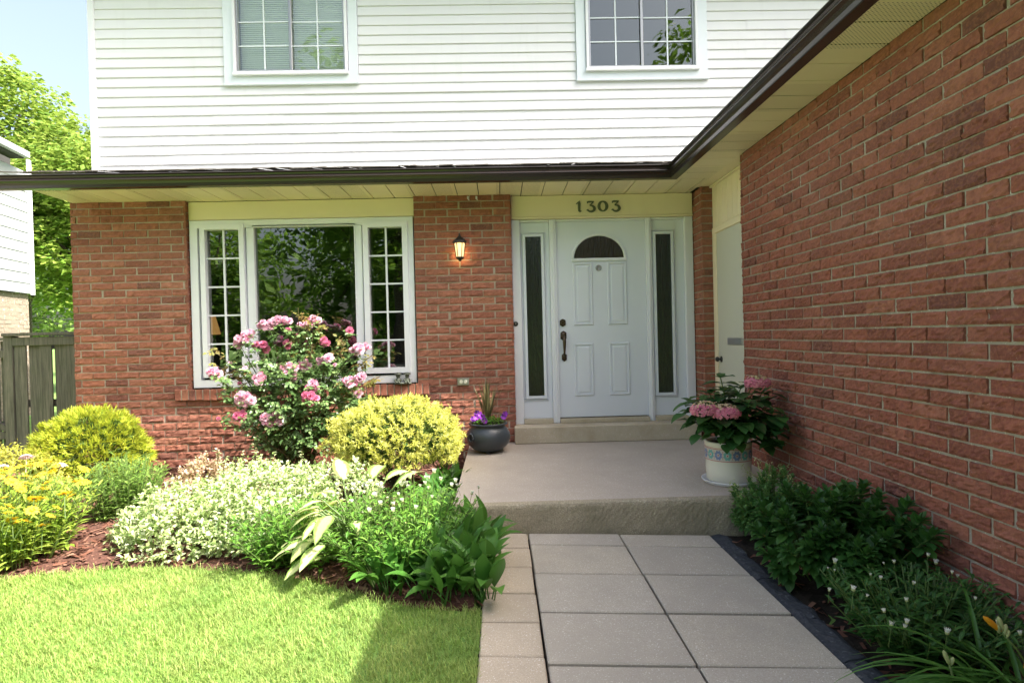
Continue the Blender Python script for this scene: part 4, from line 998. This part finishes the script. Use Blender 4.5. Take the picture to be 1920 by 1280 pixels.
T, tops = stem_clump('shasta_daisy', 'shaded daisy clump with scattered white buds beside the garage wall', (1.74,2.45), .36, .38, .27, 165, .082, .023, L_dark, cat='daisy', per=13, low=.02, spread=.5)
pk = R.sample(tops, 26)
place_flowers(T, bud_mb(.1), [L_wpet, L_bud, M_stem], [(p.x, p.y, p.z+U(.015,.06)) for p in pk], 'flower', .25, .35, .95)
stem_clump('green_perennial', 'fresh green leafy clump between the yellow flowers and the mulch', (-2.92,4.62), .34, .32, .50, 130, .085, .017, L_peren, per=16)
# yellow coreopsis
def daisy_mb(r=.030, n=13):
    mb = MB(); mb.lathe([(0,.010),(.006,.009),(.010,.004),(.010,-.002)], (0,0,0), 8, 1)
    for k in range(n):
        a = 2*pi*k/n+U(-.08,.08); o = V((cos(a),sin(a),U(-.05,.25))); mb.blade(V((cos(a)*.008,sin(a)*.008,.002)), o, r-.006, .013, .25, 2, .6, .05)
    mb.tube([(0,0,-.12),(0,0,0)], .0016, 4, 2); return mb
T, tops = stem_clump('yellow_coreopsis', 'big clump covered in yellow daisy flowers at the left lawn edge', (-3.12,3.80), .46, .44, .55, 190, .105, .025, L_yleaf, per=15, spread=.45, cat='flowering plant')
tops.sort(key=lambda p: p.z - .12*p.y + U(-.05,.05), reverse=True)
fl = [(p.x+U(-.03,.03), p.y+U(-.04,.02), p.z+U(.0,.07)) for p in tops[:64]]
for k in range(34): a = U(-2.6,-.2); fl.append((-3.12+cos(a)*U(.36,.50), 3.80+sin(a)*U(.36,.5), U(.24,.46)))
place_flowers(T, daisy_mb(.034), [L_ypet, L_yeye, M_stem], fl, 'flower', .6, .8, 1.3)

# hosta
HO = Thing('hosta', 'hosta with cream and lime leaves edged green between the daisies', 'hosta', (-.90,3.48,.02)); fo, st = MB(), MB()
specs = []
for k in range(30):
    a = U(0,2*pi); specs.append((a, U(.08,.34), U(.14,.22)))
specs += [(-2.7,.17,.27),(-2.3,.11,.26),(-2.0,.20,.24),(-2.95,.26,.24),(-2.5,.30,.24),(3.0,.32,.24),(2.5,.38,.25),(2.0,.44,.26),(1.4,.45,.26),(.8,.45,.26),(.2,.42,.25),(-1.8,.34,.24),(3.3,.38,.24)]
for a, zt, L in specs:
    L *= .9; b = V((-.88+U(-.05,.05), 3.50+U(-.05,.05), .02)); d = V((cos(a),sin(a),0)); reach = .26 - zt*.25 + U(0,.06)
    p = b + d*reach + V((0,0,zt)); st.tube([b, b.lerp(p,.5)+V((0,0,zt*.25)), p], [.006,.005,.004], 5)
    fo.blade(p, d + V((0,0,(U(-.2,.3) if zt < .4 else U(.5,1.3)))), L, L*.46, .9, 6, .40, .10, att=True, wave=.004)
HO.part(fo, 'foliage', L_hosta, smooth=True); HO.part(st, 'stem', M_stem)
# lily of the valley bed
def lily(name, label, spots, Lm, gname=None):
    T = Thing(name, label, 'plant', (spots[0][0], spots[0][1], .01), gname); fo = MB()
    for (x, y) in spots:
        for k in range(R.choice((2,3,3))):
            a = U(0,2*pi); lean = U(.12,.85); d = V((cos(a)*lean, sin(a)*lean, 1.)); L = Lm*U(.65,1.15)
            b = V((x+U(-.015,.015), y+U(-.015,.015), .0)); s0 = b + d.normalized()*L*.35
            fo.tube([b, s0], [.004,.003], 4); fo.blade(s0, d, L*.85, L*.31, U(.4,1.5), 6, .45, .16)
    T.part(fo, 'foliage', L_lily, smooth=True); return T
sp = [(U(-.55,-.10), U(2.98,4.0)) for _ in range(95)]
sp = [s for s in sp if s[0] > -.16-.75*(s[1]-2.95)*.6-.12 and s[1] > 2.93 + (.0 if s[0] > -.45 else .2)]
sp += [(U(-.40,-.06), U(2.94,3.3)) for _ in range(34)] + [(U(-.75,-.35), U(3.02,3.25)) for _ in range(16)]
lily('lily_of_the_valley', 'clump of broad upright dark green leaves spilling over the path edge', sp, .25)
lily('lily_of_the_valley', 'narrow strip of broad green leaves along the porch side', [(U(-.60,-.40), U(4.05,5.35)) for _ in range(60)], .22)

# right-hand bed
def rosette_shrub(name, label, c, r, n, L, W, mat_, cat='shrub', extra=(), whorl=7):
    T = Thing(name, label, cat, (c[0],c[1],0)); fo, st = MB(), MB(); c = V(c); heads = []
    for i in range(n):
        d = rdir(-.15,1); p = c + V((d.x*r[0], d.y*r[1], d.z*r[2]))*lump(d, 5, 2.5, .2)*U(.75,1.02)
        if p.z > .03: heads.append((p, d))
    heads += [(V(e), (V(e)-c).normalized()) for e in extra]
    for p, d in heads:
        b = V((c.x+(p.x-c.x)*.45, c.y+(p.y-c.y)*.45, 0)); ax = (p-b).normalized(); m = b.lerp(p,.6)+V((0,0,.02))
        st.tube([b, m, p], [.005,.004,.003], 5); ph = U(0,6)
        for k in range(whorl*3):
            f = k/(whorl*3); an = ph + k*2.4; q = p - ax*(.12*(1-f)); s0 = ax.cross(V((1,.3,.1))).normalized(); s1 = ax.cross(s0)
            o = s0*cos(an)+s1*sin(an); fo.blade(q, o*(1.1-.75*f)+ax*(.35+.6*f), L*(1.15-.55*f)*U(.85,1.15), W*(1.1-.45*f), .45, 3, .5, .14)
    T.part(fo, 'foliage', mat_); T.part(st, 'stem', M_stem); return T
rosette_shrub('dark_sedum', 'dark green bushy plant with whorled leaves against the garage wall', (1.77,3.20,.12), (.37,.62,.33), 118, .088, .052, L_dark, extra=[(2.03,2.82,.40),(2.05,2.95,.44),(1.99,2.9,.36),(1.98,3.2,.47),(2.0,3.1,.44),(1.93,3.25,.44),(2.02,2.72,.36),(1.72,3.35,.42),(1.95,3.05,.40)])
T = rosette_shrub('pale_sedum', 'lighter green plant with tiny flower sprays at the porch corner', (1.78,3.88,.12), (.28,.24,.29), 90, .052, .028, L_sedum)
fl = MB()
for k in range(26):
    d = rdir(.2,1); p = V((1.79,3.93,.16)) + V((d.x*.27,d.y*.22,d.z*.30)); fl.tube([p-d*.08, p], .0018, 4)
    for j in range(14): q = p+rdir()*.022; fl.leaf(q, rdir(0,1), rdir(), .010, .008, .1)
T.part(fl, 'flower_spray', L_bud)
# daylily
DL = Thing('daylily', 'arching grassy daylily with yellow and orange buds near the camera', 'daylily', (1.78,1.98,0)); fo, st = MB(), MB()
for k in range(190):
    a = U(0,2*pi) if k > 120 else U(2.2,4.1); b = V((1.76+U(-.10,.12), 1.96+U(-.16,.12), -.03)); lean = U(.4,1.3); fo.blade(b, V((cos(a)*lean,sin(a)*lean,1.)), U(.38,.68), U(.014,.022), U(1.4,2.3), 9, .4, .22)
DL.part(fo, 'foliage', L_dlily, smooth=True)
def bud(mb, p, d, L, r, mi): d = V(d).normalized(); p = V(p); mb.tube([p, p+d*L*.2, p+d*L*.55, p+d*L*.85, p+d*L], [r*.4,r*.8,r,r*.75,r*.15], 8, mi)
def scape(pts, buds, openf=None):
    mb = MB(); mb.tube(pts, [.006,.005,.004,.0035][:len(pts)], 6); DL.part(mb, 'stem', M_stem, smooth=True)
    for p, d, L, r, mi in buds:
        mb = MB(); bud(mb, p, d, L, r, 0); DL.part(mb, 'bud', [L_orange if mi else L_bud][0], smooth=True, label='yellow orange daylily bud' if mi else None)
    if openf:
        mb = MB(); p, d = V(openf[0]), V(openf[1]).normalized(); s0 = d.cross(V((0,0,1))).normalized(); s1 = d.cross(s0)
        for k in range(6): a = 2*pi*k/6; mb.blade(p, d*1.+(s0*cos(a)+s1*sin(a))*.75, .085, .034, .5, 5, .55, .12, n=-d)
        DL.part(mb, 'flower', L_orange, smooth=True, label='open orange daylily flower')
scape([(1.84,1.96,-.03),(1.82,1.98,.10),(1.76,2.0,.21),(1.705,2.0,.275)], [((1.705,2.0,.275),(-.70,.0,.62),.080,.0105,1), ((1.71,2.0,.275),(-.25,0,1),.052,.009,0), ((1.70,2.0,.268),(-.3,-.2,.9),.034,.007,0), ((1.715,2.0,.262),(.25,0,.9),.038,.008,0), ((1.722,2.0,.25),(.5,.1,.8),.03,.007,0)], ((1.80,1.97,.185),(-.3,-.6,.25)))
scape([(1.56,1.98,-.03),(1.545,2.0,.08),(1.523,2.0,.165)], [((1.523,2.0,.165),(-.35,0,.9),.055,.008,0), ((1.527,2.0,.163),(.3,0,.8),.03,.007,0)])

# ------------------------------------------------------------------ planters
CP = Thing('cauldron_planter', 'black cauldron shaped pot standing at the porch corner', 'planter', (-.135,5.85,.195)); cx, cy = -.135, 5.85
mb = MB(); mb.lathe([(0,.212),(.09,.205),(.145,.225),(.195,.275),(.219,.335),(.213,.385),(.185,.428),(.168,.448),(.170,.460),(.190,.470),(.194,.480),(.188,.487),(.165,.484),(.155,.470),(.15,.455),(0,.455)], (cx,cy,0), 48); 
cb = CP.part(mb, 'pot', M_caul, smooth=True)
for k in range(3): a = 2*pi*k/3+.5; mb = MB(); mb.tube([(cx+.10*cos(a),cy+.10*sin(a),.225),(cx+.115*cos(a),cy+.115*sin(a),.196)], [.025,.016], 8); CP.part(mb, 'foot', M_caul)
mb = MB(); a0 = radians(222); hx, hy = cx+.212*cos(a0), cy+.212*sin(a0); tx, ty = -sin(a0), cos(a0)
mb.tube([(hx+tx*.033*cos(t)+cos(a0)*.012, hy+ty*.033*cos(t)+sin(a0)*.012, .36+.036*sin(t)) for t in [2*pi*i/16 for i in range(17)]], .008, 8); mb.tube([(hx-cos(a0)*.01,hy-sin(a0)*.01,.395),(hx+cos(a0)*.02,hy+sin(a0)*.02,.395)], .012, 8); CP.part(mb, 'ring_handle', M_caul, smooth=True)
mb = MB(); mb.lathe([(.154,.466),(.08,.474),(0,.478)], (cx,cy,0), 20); CP.part(mb, 'soil', M_soil)
SPK = Thing('spike_plant', 'narrow bronze spike plant rising from the cauldron pot', 'plant', (cx,cy,.47)); mb = MB()
for k in range(40):
    a = U(0,2*pi); l = U(.03,.42); mb.blade(V((cx+U(-.02,.02),cy+U(-.02,.02),.475)), V((cos(a)*l,sin(a)*l,1)), U(.30,.48), .021, U(.0,.3), 5, .35, .2)
for a, l, L in ((3.6,.75,.40),(3.35,.95,.36),(-.2,.62,.34),(2.9,.18,.40),(.3,.1,.33),(-.35,.9,.25)): mb.blade(V((cx,cy,.475)), V((cos(a)*l,sin(a)*l,1)), L, .014, .25, 6, .35, .2)
SPK.part(mb, 'foliage', L_spike)
PT = Thing('petunia', 'purple petunias and small green leaves filling the cauldron pot', 'flower', (cx,cy-.05,.47)); fo = MB()
for k in range(320):
    a = U(0,2*pi); q = sqrt(U(0,1)); p = V((cx+cos(a)*q*.16, cy+sin(a)*q*.15, .475+U(0,.05)+.02*(1-q))); fo.blade(p, rdir(0,1)+V((cos(a),sin(a),0))*q*.5, U(.025,.045), .018, .5, 3, .5, .1)
PT.part(fo, 'foliage', L_daisy)
for (x, z, dy) in ((-.245,.555,-.10),(-.215,.575,-.06),(-.275,.535,-.08),(-.185,.55,-.11),(-.24,.585,-.03),(-.165,.52,-.12),(.02,.545,-.04),(.035,.565,-.01),(-.14,.56,.0)):
    mb = MB(); c = V((x,cy+dy,z)); n = V((U(-.3,.3),-1,U(.1,.7))).normalized(); s0 = n.cross(V((0,0,1))).normalized(); s1 = n.cross(s0)
    for k in range(6): a = k*pi/3+U(-.1,.1); mb.blade(c-n*.008, (s0*cos(a)+s1*sin(a))+n*.35, .033, .034, .1, 2, .65, .05, n=n, tipw=.3)
    mb.tube([c-n*.05-V((0,0,.02)), c-n*.006], [.002,.005], 5, 1); PT.part(mb, 'flower', [L_purple, M_stem])
HP = Thing('ceramic_planter', 'cream glazed pot with a painted blue band on a white saucer', 'planter', (1.70,4.42,.195)); cx, cy = 1.70, 4.42; zb = .215
mb = MB(); mb.lathe([(0,zb),(.150,zb),(.158,zb+.008),(.163,zb+.10),(.166,zb+.26),(.171,zb+.268),(.171,zb+.292),(.164,zb+.297),(.152,zb+.295),(.148,zb+.27),(0,zb+.265)], (cx,cy,0), 56); HP.part(mb, 'pot', M_pot, smooth=True)
mb = MB(); mb.lathe([(0,.1955),(.165,.1955),(.180,.200),(.196,.222),(.196,.228),(.188,.226),(.172,.206),(0,.206)], (cx,cy,0), 56); HP.part(mb, 'saucer', M_saucer, smooth=True)
bd = MB()
def ringband(z0, z1, r, mi): bd.lathe([(r,z0),(r+.0008,(z0+z1)/2),(r,z1)], (cx,cy,0), 56, mi)
ringband(zb+.166, zb+.248, .1668, 0); ringband(zb+.248, zb+.253, .1676, 3); ringband(zb+.161, zb+.166, .1672, 3); ringband(zb+.258, zb+.260, .1674, 3)
NM = 16
for k in range(NM):
    a0 = 2*pi*k/NM; hw = 2*pi/NM*.46; zc = zb+.207; hh = .036; r = .1682
    for sc_, mi, dr in ((1., 1 if k % 2 else 2, 0), (.38, 0, .0006), (.2, 3, .001)):
        P = []
        for (u_, v_) in ((-.42,-1),(0,-.8),(.42,-1),(.62,-.55),(1,-.35),(.82,0),(1,.35),(.62,.55),(.42,1),(0,.8),(-.42,1),(-.62,.55),(-1,.35),(-.82,0),(-1,-.35),(-.62,-.55)):
            a = a0+u_*hw*sc_; P.append((cx+(r+dr)*cos(a), cy+(r+dr)*sin(a), zc+v_*hh*sc_))
        n = len(P); ctr = (cx+(r+dr)*cos(a0), cy+(r+dr)*sin(a0), zc); bd.add(P+[ctr], [(n, i, (i+1) % n) for i in range(n)], mi)
    am = a0+pi/NM; P = [(cx+.168*cos(am+u_), cy+.168*sin(am+u_), zc+v_) for u_, v_ in ((-.012,-.03),(.012,-.03),(.004,0),(.012,.03),(-.012,.03),(-.004,0))]; bd.add(P, [(0,1,2,5),(5,2,3,4)], 3)
HP.part(bd, 'painted_band', [M_band, M_teal, M_blue, M_pink])
mb = MB(); mb.lathe([(.15,zb+.272),(.08,zb+.28),(0,zb+.285)], (cx,cy,0), 20); HP.part(mb, 'soil', M_soil)
HY = Thing('hydrangea', 'pink mophead hydrangea with dark green leaves in the cream pot', 'hydrangea', (cx,cy,.49)); fo, st = MB(), MB(); b0 = V((cx,cy,.49))
def hl(p, d, L, W=None, droop=.6, n=None): fo.blade(p, d, L, W or L*.62, droop, 6, .44, .13, n=n, wave=.003)
heads = [(1.445,.775,-.25,.090),(1.580,.755,-.28,.092),(1.890,.945,-.10,.080)]
shoots = [(1.655,4.42,.98),(1.42,4.36,.80),(1.90,4.42,.92),(2.0,4.38,.76),(1.97,4.28,.64),(1.82,4.22,.72),(1.52,4.24,.64),(1.70,4.27,.76),(1.75,4.5,.88),(1.58,4.45,.86),(1.86,4.3,.82),(1.98,4.45,.62),(1.60,4.20,.60),(1.78,4.17,.60),(1.43,4.40,.66),(1.70,4.55,.82),(1.90,4.5,.77),(1.66,4.36,.88),(1.78,4.36,.90),(1.50,4.40,.78),(1.84,4.36,.66),(1.99,4.12,.62),(2.02,4.16,.72),(1.96,4.10,.52),(1.66,4.15,.66),(1.74,4.24,.68),(1.54,4.32,.70)] + [(x, cy+dy+.03, z-.05) for x, z, dy, r in heads]
for i, t in enumerate(shoots):
    t = V(t); b = b0+V((U(-.05,.05),U(-.05,.05),0)); m = b.lerp(t,.5)+V((0,0,.05)); st.tube([b,m,t],[.006,.005,.004],6); ax = (t-m).normalized()
    for pair, (back, L, dr) in enumerate(((.0,.11,.35),(.04,.155,.5),(.10,.165,.6),(.17,.155,.7))):
        q = t-ax*back; ph = U(0,pi)
        for sd in range(2 if pair else (0 if i >= len(shoots)-3 else 3)):
            an = ph+sd*(pi if pair else 2.1); d = V((cos(an),sin(an)-.2,.40 if pair == 0 else .12))
            if q.x > 1.9 and d.x > 0: d.x *= -.4
            if i < len(shoots)-3 and any(abs(q.x+d.x*L*.5-hx_) < .11 and abs(q.z-hz2) < .11 and q.y+d.y*L < cy+dy_+.06 for hx_, hz2, dy_, hr_ in heads): continue
            hl(q, d, L*U(.85,1.15), None, dr)
for (a, L, p) in ((3.5,.15,(1.36,4.33,.73)),(3.2,.14,(1.40,4.38,.80)),(-.2,.15,(2.0,4.36,.86)),(-.5,.15,(2.02,4.35,.56)),(4.7,.14,(1.90,4.24,.50)),(4.4,.12,(1.60,4.2,.52)),(5.2,.14,(2.0,4.30,.66)),(4.9,.12,(1.75,4.2,.62)),(3.9,.14,(1.44,4.28,.58))): hl(V(p), V((cos(a),sin(a),-.1)), L, None, .6)
for k in range(85):
    a = U(pi*.85, pi*2.15); q = U(.75,1.05); zz = U(-.9,.75); e = sqrt(1-zz*zz)
    p = V((1.73+.27*cos(a)*e*q, 4.38+.24*sin(a)*e*q, .72+.24*zz*q))
    if p.x < 2.03 and all((V((hx_, cy+dy_-.06, hz2))-p).length > .17 for hx_, hz2, dy_, hr_ in heads): hl(p, V((cos(a)*(1 if p.x < 1.9 else .2), sin(a)-.3, .25-.4*(zz < 0))), U(.10,.165), None, .5)
HY.part(fo, 'foliage', L_hyd, smooth=True); HY.part(st, 'stem', M_stem)
for k, (x, z, dy, r) in enumerate(heads):
    mb = MB(); c = V((x, cy+dy, z))
    for j in range(300):
        d = rdir(-.45,1); p = c + V((d.x*r*1.12, d.y*r, d.z*r*.72))*U(.9,1.02); n = (d+V((0,-.25,.1))).normalized(); s0 = n.cross(rdir()).normalized(); s1 = n.cross(s0)
        cen = d.z > .62 or (d.z > .4 and U(0,1) < .5)
        for q in range(4): an = q*pi/2+U(-.2,.2); o = s0*cos(an)+s1*sin(an); mb.leaf(p, o+n*.25, n, .0125 if not cen else .009, .0135 if not cen else .009, .05, 1 if cen and U(0,1) < .8 else 0)
    HY.part(mb, 'flower_head', [L_hydp, L_hydc], label='round pink hydrangea flower head')

# ------------------------------------------------------------------ fence, neighbour, trees
FN = Thing('wooden_fence', 'weathered grey wooden board fence between the houses', 'fence', (-5.3,7.2,0))
def boards(T, x0, x1, y, z0, z1, step, w_, name='board'):
    x = x0; k = 0
    while x < x1-.02:
        mb = MB(); yy = y + (.028 if k % 2 else 0); mb.bbox(x, min(x+w_+U(-.006,.006), x1), yy, yy+.019, z0, z1+U(-.006,.004), .003); T.part(mb, name, M_wood); x += step; k += 1
for xp in (-5.86,-4.56):
    mb = MB(); mb.bbox(xp-.055, xp+.055, 7.17, 7.28, -.1, 1.475, .006); FN.part(mb, 'post', M_wood)
boards(FN, -5.80, -4.62, 7.19, .05, 1.40, .152, .142)
mb = MB(); mb.bbox(-5.90, -4.52, 7.13, 7.31, 1.478, 1.512, .004); FN.part(mb, 'cap_rail', M_wood)
for z in (1.36,.62,.12): mb = MB(); mb.bbox(-5.80, -4.62, 7.238, 7.275, z, z+.088, .004) if z < 1.3 else mb.bbox(-5.80, -4.62, 7.166, 7.188, z, z+.10, .004); FN.part(mb, 'rail', M_wood)
GT = Thing('wooden_gate', 'weathered board gate with diagonal brace left of the fence post', 'gate', (-6.4,7.35,0))
boards(GT, -7.2, -5.93, 7.40, .06, 1.42, .150, .138)
for z in (.22,1.22): mb = MB(); mb.bbox(-7.18,-5.94,7.36,7.398,z,z+.09,.004); GT.part(mb, 'rail', M_wood)
mb = MB(); mb.prism([(-7.1,.95),(-6.98,.95),(-5.96,.32),(-6.08,.32)], 7.352, 7.396); GT.part(mb, 'brace', M_wood)
mb = MB(); mb.bbox(-7.2,-5.92,7.34,7.46,1.435,1.465,.004); GT.part(mb, 'cap_rail', M_wood)

NH = Thing('neighbour_house', 'neighbouring house with pale siding over cream brick and brown eave', 'house', (-9.3,12,0))
d = V((.19,-1,0)).normalized(); nrm = V((1,.19,0)).normalized(); P0 = V((-9.29,12,0))
mb = MB(); z = 2.40
while z < 4.8:
    a, b = P0+V((0,0,z)), P0+d*11+V((0,0,z)); t = nrm*.014
    mb.add([a, b, a+t, b+t, a+t*1.1+V((0,0,.01)), b+t*1.1+V((0,0,.01)), a+V((0,0,.2)), b+V((0,0,.2))], [(0,2,3,1),(2,4,5,3),(4,6,7,5)]); z += .2
NH.part(mb, 'siding_wall', M_gsiding)
bm, mm = MB(), MB(); O = P0+d*11
brick_wall(bm, mm, tuple(O - nrm*.06), tuple(-d), tuple(nrm), 11, 2.39, .078, .24, seed=22, nu=2, nv=1, amp=.005)
nb = NH.part(bm, 'brick_wall', M_nbrick); NH.part(mm, 'mortar', M_mortar, nb)
def slabq(mb, a, b, wdt, z0, z1, off):
    A, B = P0+d*a+nrm*off, P0+d*b+nrm*off; Cq, D = B+nrm*wdt, A+nrm*wdt
    vs = [(*v.xy, z0) for v in (A,B,Cq,D)] + [(*v.xy, z1) for v in (A,B,Cq,D)]; mb.add(vs, [(0,1,2,3),(4,7,6,5),(0,4,5,1),(1,5,6,2),(2,6,7,3),(3,7,4,0)])
mb = MB(); slabq(mb, .55, 11.3, .24, 4.93, 4.97, -.02); NH.part(mb, 'soffit', M_dim)
mb = MB(); slabq(mb, .55, 11.3, .10, 4.95, 5.06, .222); NH.part(mb, 'gutter', M_gsiding)
mb = MB(); slabq(mb, -.05, .06, .03, 2.38, 5.06, .002); NH.part(mb, 'corner_trim', M_white)
mb = MB(); A = [P0+d*.5+nrm*.28, P0+d*11.4+nrm*.28, P0+d*11.4-nrm*5, P0+d*-.15-nrm*5]; mb.add([(A[0].x,A[0].y,5.065),(A[1].x,A[1].y,5.065),(A[2].x,A[2].y,7.0),(A[3].x,A[3].y,7.0)], [(0,1,2,3)]); NH.part(mb, 'roof', M_shingle)
mb = MB(); B_ = [P0-nrm*.3, P0+d*11-nrm*.3, P0+d*11-nrm*8, P0-nrm*8]; vs = [(*v.xy,0) for v in B_]+[(*v.xy,5.1) for v in B_]; mb.add(vs, [(0,1,5,4),(1,2,6,5),(2,3,7,6),(3,0,4,7)]); NH.part(mb, 'inner_wall', M_dim)

def tree_geo(fo, tk, base, h, blobs, nclump, per, leafL, leafW, rc, seed, tr=.2):
    rr = random.Random(seed); base = V(base)
    tops = []
    tk.tube([base, base+V((.1,0,h*.25)), base+V((0,.1,h*.55)), base+V((.1,0,h*.85))], [tr, tr*.8, tr*.5, tr*.15], 9)
    tot = sum(b[1][0]*b[1][2] for b in blobs)
    for (c, r) in blobs:
        c = base+V(c)
        for k in range(4):
            dd = rdir(-.2,.9); e = c+V((dd.x*r[0],dd.y*r[1],dd.z*r[2]))*.75; s0 = base+V((.05,.05,h*rr.uniform(.25,.6))); tk.tube([s0, s0.lerp(e,.5)+V((0,0,.2)), e], [tr*.35, tr*.2, tr*.06], 6)
        for i in range(int(nclump*r[0]*r[2]/tot)):
            dd = rdir(-.75,1); q = lump(dd, c.x+seed, 2.2, .28)*U(.55,1.0)**.5; p = c+V((dd.x*r[0],dd.y*r[1],dd.z*r[2]))*q
            for j in range(per):
                o = rdir(); pp = p+V((o.x*rc,o.y*rc,o.z*rc*.55)); ld = V((o.x,o.y,-.25+U(-.3,.3))); s_ = U(.7,1.25)
                fo.leaf(pp, ld, (V((0,0,1))+rdir()*.7), leafL*s_, leafW*s_, U(-.1,.25))
def tree(name, label, base, h, blobs, nclump, per, L, W, rc, seed, m, tr=.22):
    T = Thing(name, label, 'tree', base, 'trees behind the fence'); fo, tk = MB(), MB(); tree_geo(fo, tk, base, h, blobs, nclump, per, L, W, rc, seed, tr)
    T.part(tk, 'trunk', M_bark, smooth=True); T.part(fo, 'crown', m)
tree('maple_tree', 'tall bright green maple rising behind the neighbouring house', (-16.2,20.5,0), 11, [((-.6,0,8.9),(1.7,2.0,2.2)), ((.2,0,6.4),(2.6,2.2,1.9)), ((1.9,-.5,7.3),(1.5,1.6,1.5)), ((-2.2,0,6.6),(2.0,2,2.2)), ((.9,-.3,4.6),(2.4,2,1.2))], 1250, 28, .19, .14, .38, 5, L_tree)
tree('maple_tree', 'leafy green tree filling the gap beside the brick corner', (-13.2,19.0,0), 8, [((.6,0,6.3),(1.7,1.7,1.6)), ((.0,0,4.3),(1.8,1.6,1.3)), ((.5,.2,2.9),(1.6,1.5,.8)), ((-1.2,0,5.4),(1.2,1.3,1.2))], 700, 26, .17, .12, .33, 9, L_tree, .16)
tree('ash_tree', 'paler tree low in the distance above the fence', (-24.5,30,0), 7, [((0,0,3.6),(3.6,2,2.6)), ((3.2,0,3.4),(2.8,2,2.2)), ((-3,0,4.2),(2.5,2,2.6)), ((2.0,0,5.6),(2.2,2,1.6))], 420, 22, .24, .16, .5, 15, L_tree2)
# trees across the street (only their reflection shows in the windows)
fo, tk = MB(), MB()
for k, (x, y, h) in enumerate(((-16.5,-22,10),(-8.5,-25,12),(-3.5,-21,9.5),(1.5,-27,11),(5.5,-22,8),(-21,-24,11),(-26,-23,10),(11,-26,10),(-5.5,-31,13))):
    tree_geo(fo, tk, (x,y,-.06), h, [((0,0,h*.62),(2.9,2.6,h*.32)), ((1.3,.5,h*.38),(2.5,2,h*.24)), ((-1.4,-.3,h*.40),(2.5,2,h*.26)), ((0,1.2,h*.25),(2.6,1.6,h*.16))], 340, 16, .36, .25, .62, k, .25)
for k, (x, y, h) in enumerate(((9.8,-13,17),(-6.3,-14,17),(-5.0,-17,15),(3.2,-19,13))):
    tree_geo(fo, tk, (x,y,-.06), h, [((0,0,h*.62),(3.3,2.8,h*.30)), ((1.3,.5,h*.42),(2.6,2,h*.2)), ((-1.4,-.3,h*.48),(2.6,2,h*.22))], 330, 18, .32, .22, .6, 30+k, .3)
for k in range(1000):
    p = V((U(-40,25), U(-36,-29), U(0,10))); 
    for j in range(14): fo.leaf(p+rdir()*.7, rdir(), rdir(), .5, .35, .1)
fo.v += []
n0 = len(fo.f); o = len(fo.v); fo.add(tk.v, tk.f, 1)
tag(fo.build('woodland', [L_wood, M_bark]), kind='stuff')

# ------------------------------------------------------------------ grass blades
gb = MB()
def gblade(x, y, h):
    a = U(0,2*pi); l = U(.05,.7); w_ = U(.0013,.0025); d = V((cos(a)*l, sin(a)*l, 1)).normalized(); s_ = V((-sin(a),cos(a),0))*w_
    p = V((x,y,-.004)); m = p+d*h*.55; t = m+(d+V((cos(a)*.5,sin(a)*.5,-.25))).normalized()*h*.45
    gb.add([p-s_, p+s_, m+s_*.8, m-s_*.8, t], [(0,1,2,3),(3,2,4)])
def gscatter(n, x0, x1, y0, y1, h0, h1):
    for _ in range(n):
        x, y = U(x0,x1), U(y0,y1)
        if y > edge_y(x)-.01+.015*noise.noise(V((x*9,0,0))) or x > -.122+.02*noise.noise(V((y*12,4,0))): continue
        dn_ = .5+.5*noise.noise(V((x*6,y*6,7)))
        if U(0,1) > .55+.6*dn_: continue
        gblade(x, y, U(h0,h1)*(.8+.35*dn_))
for i in range(12):     # denser where the lawn is seen close up
    ya = 1.85+i*.145; wd_ = ya*.93+.25
    gscatter(int(9800*.145*wd_*1.7), -wd_, -.1, ya, ya+.145, .024, .052)
gscatter(9000, -6, -.1, .3, 3.6, .025, .05)
for k in range(700):
    x = U(-4,-.13); y = edge_y(x)+U(-.04,.015); gblade(x, y, U(.03,.075))
for k in range(420):
    gblade(-.135+U(-.03,.02), U(1.6,2.85), U(.025,.06))
tag(gb.build('grass', L_grass), kind='stuff')
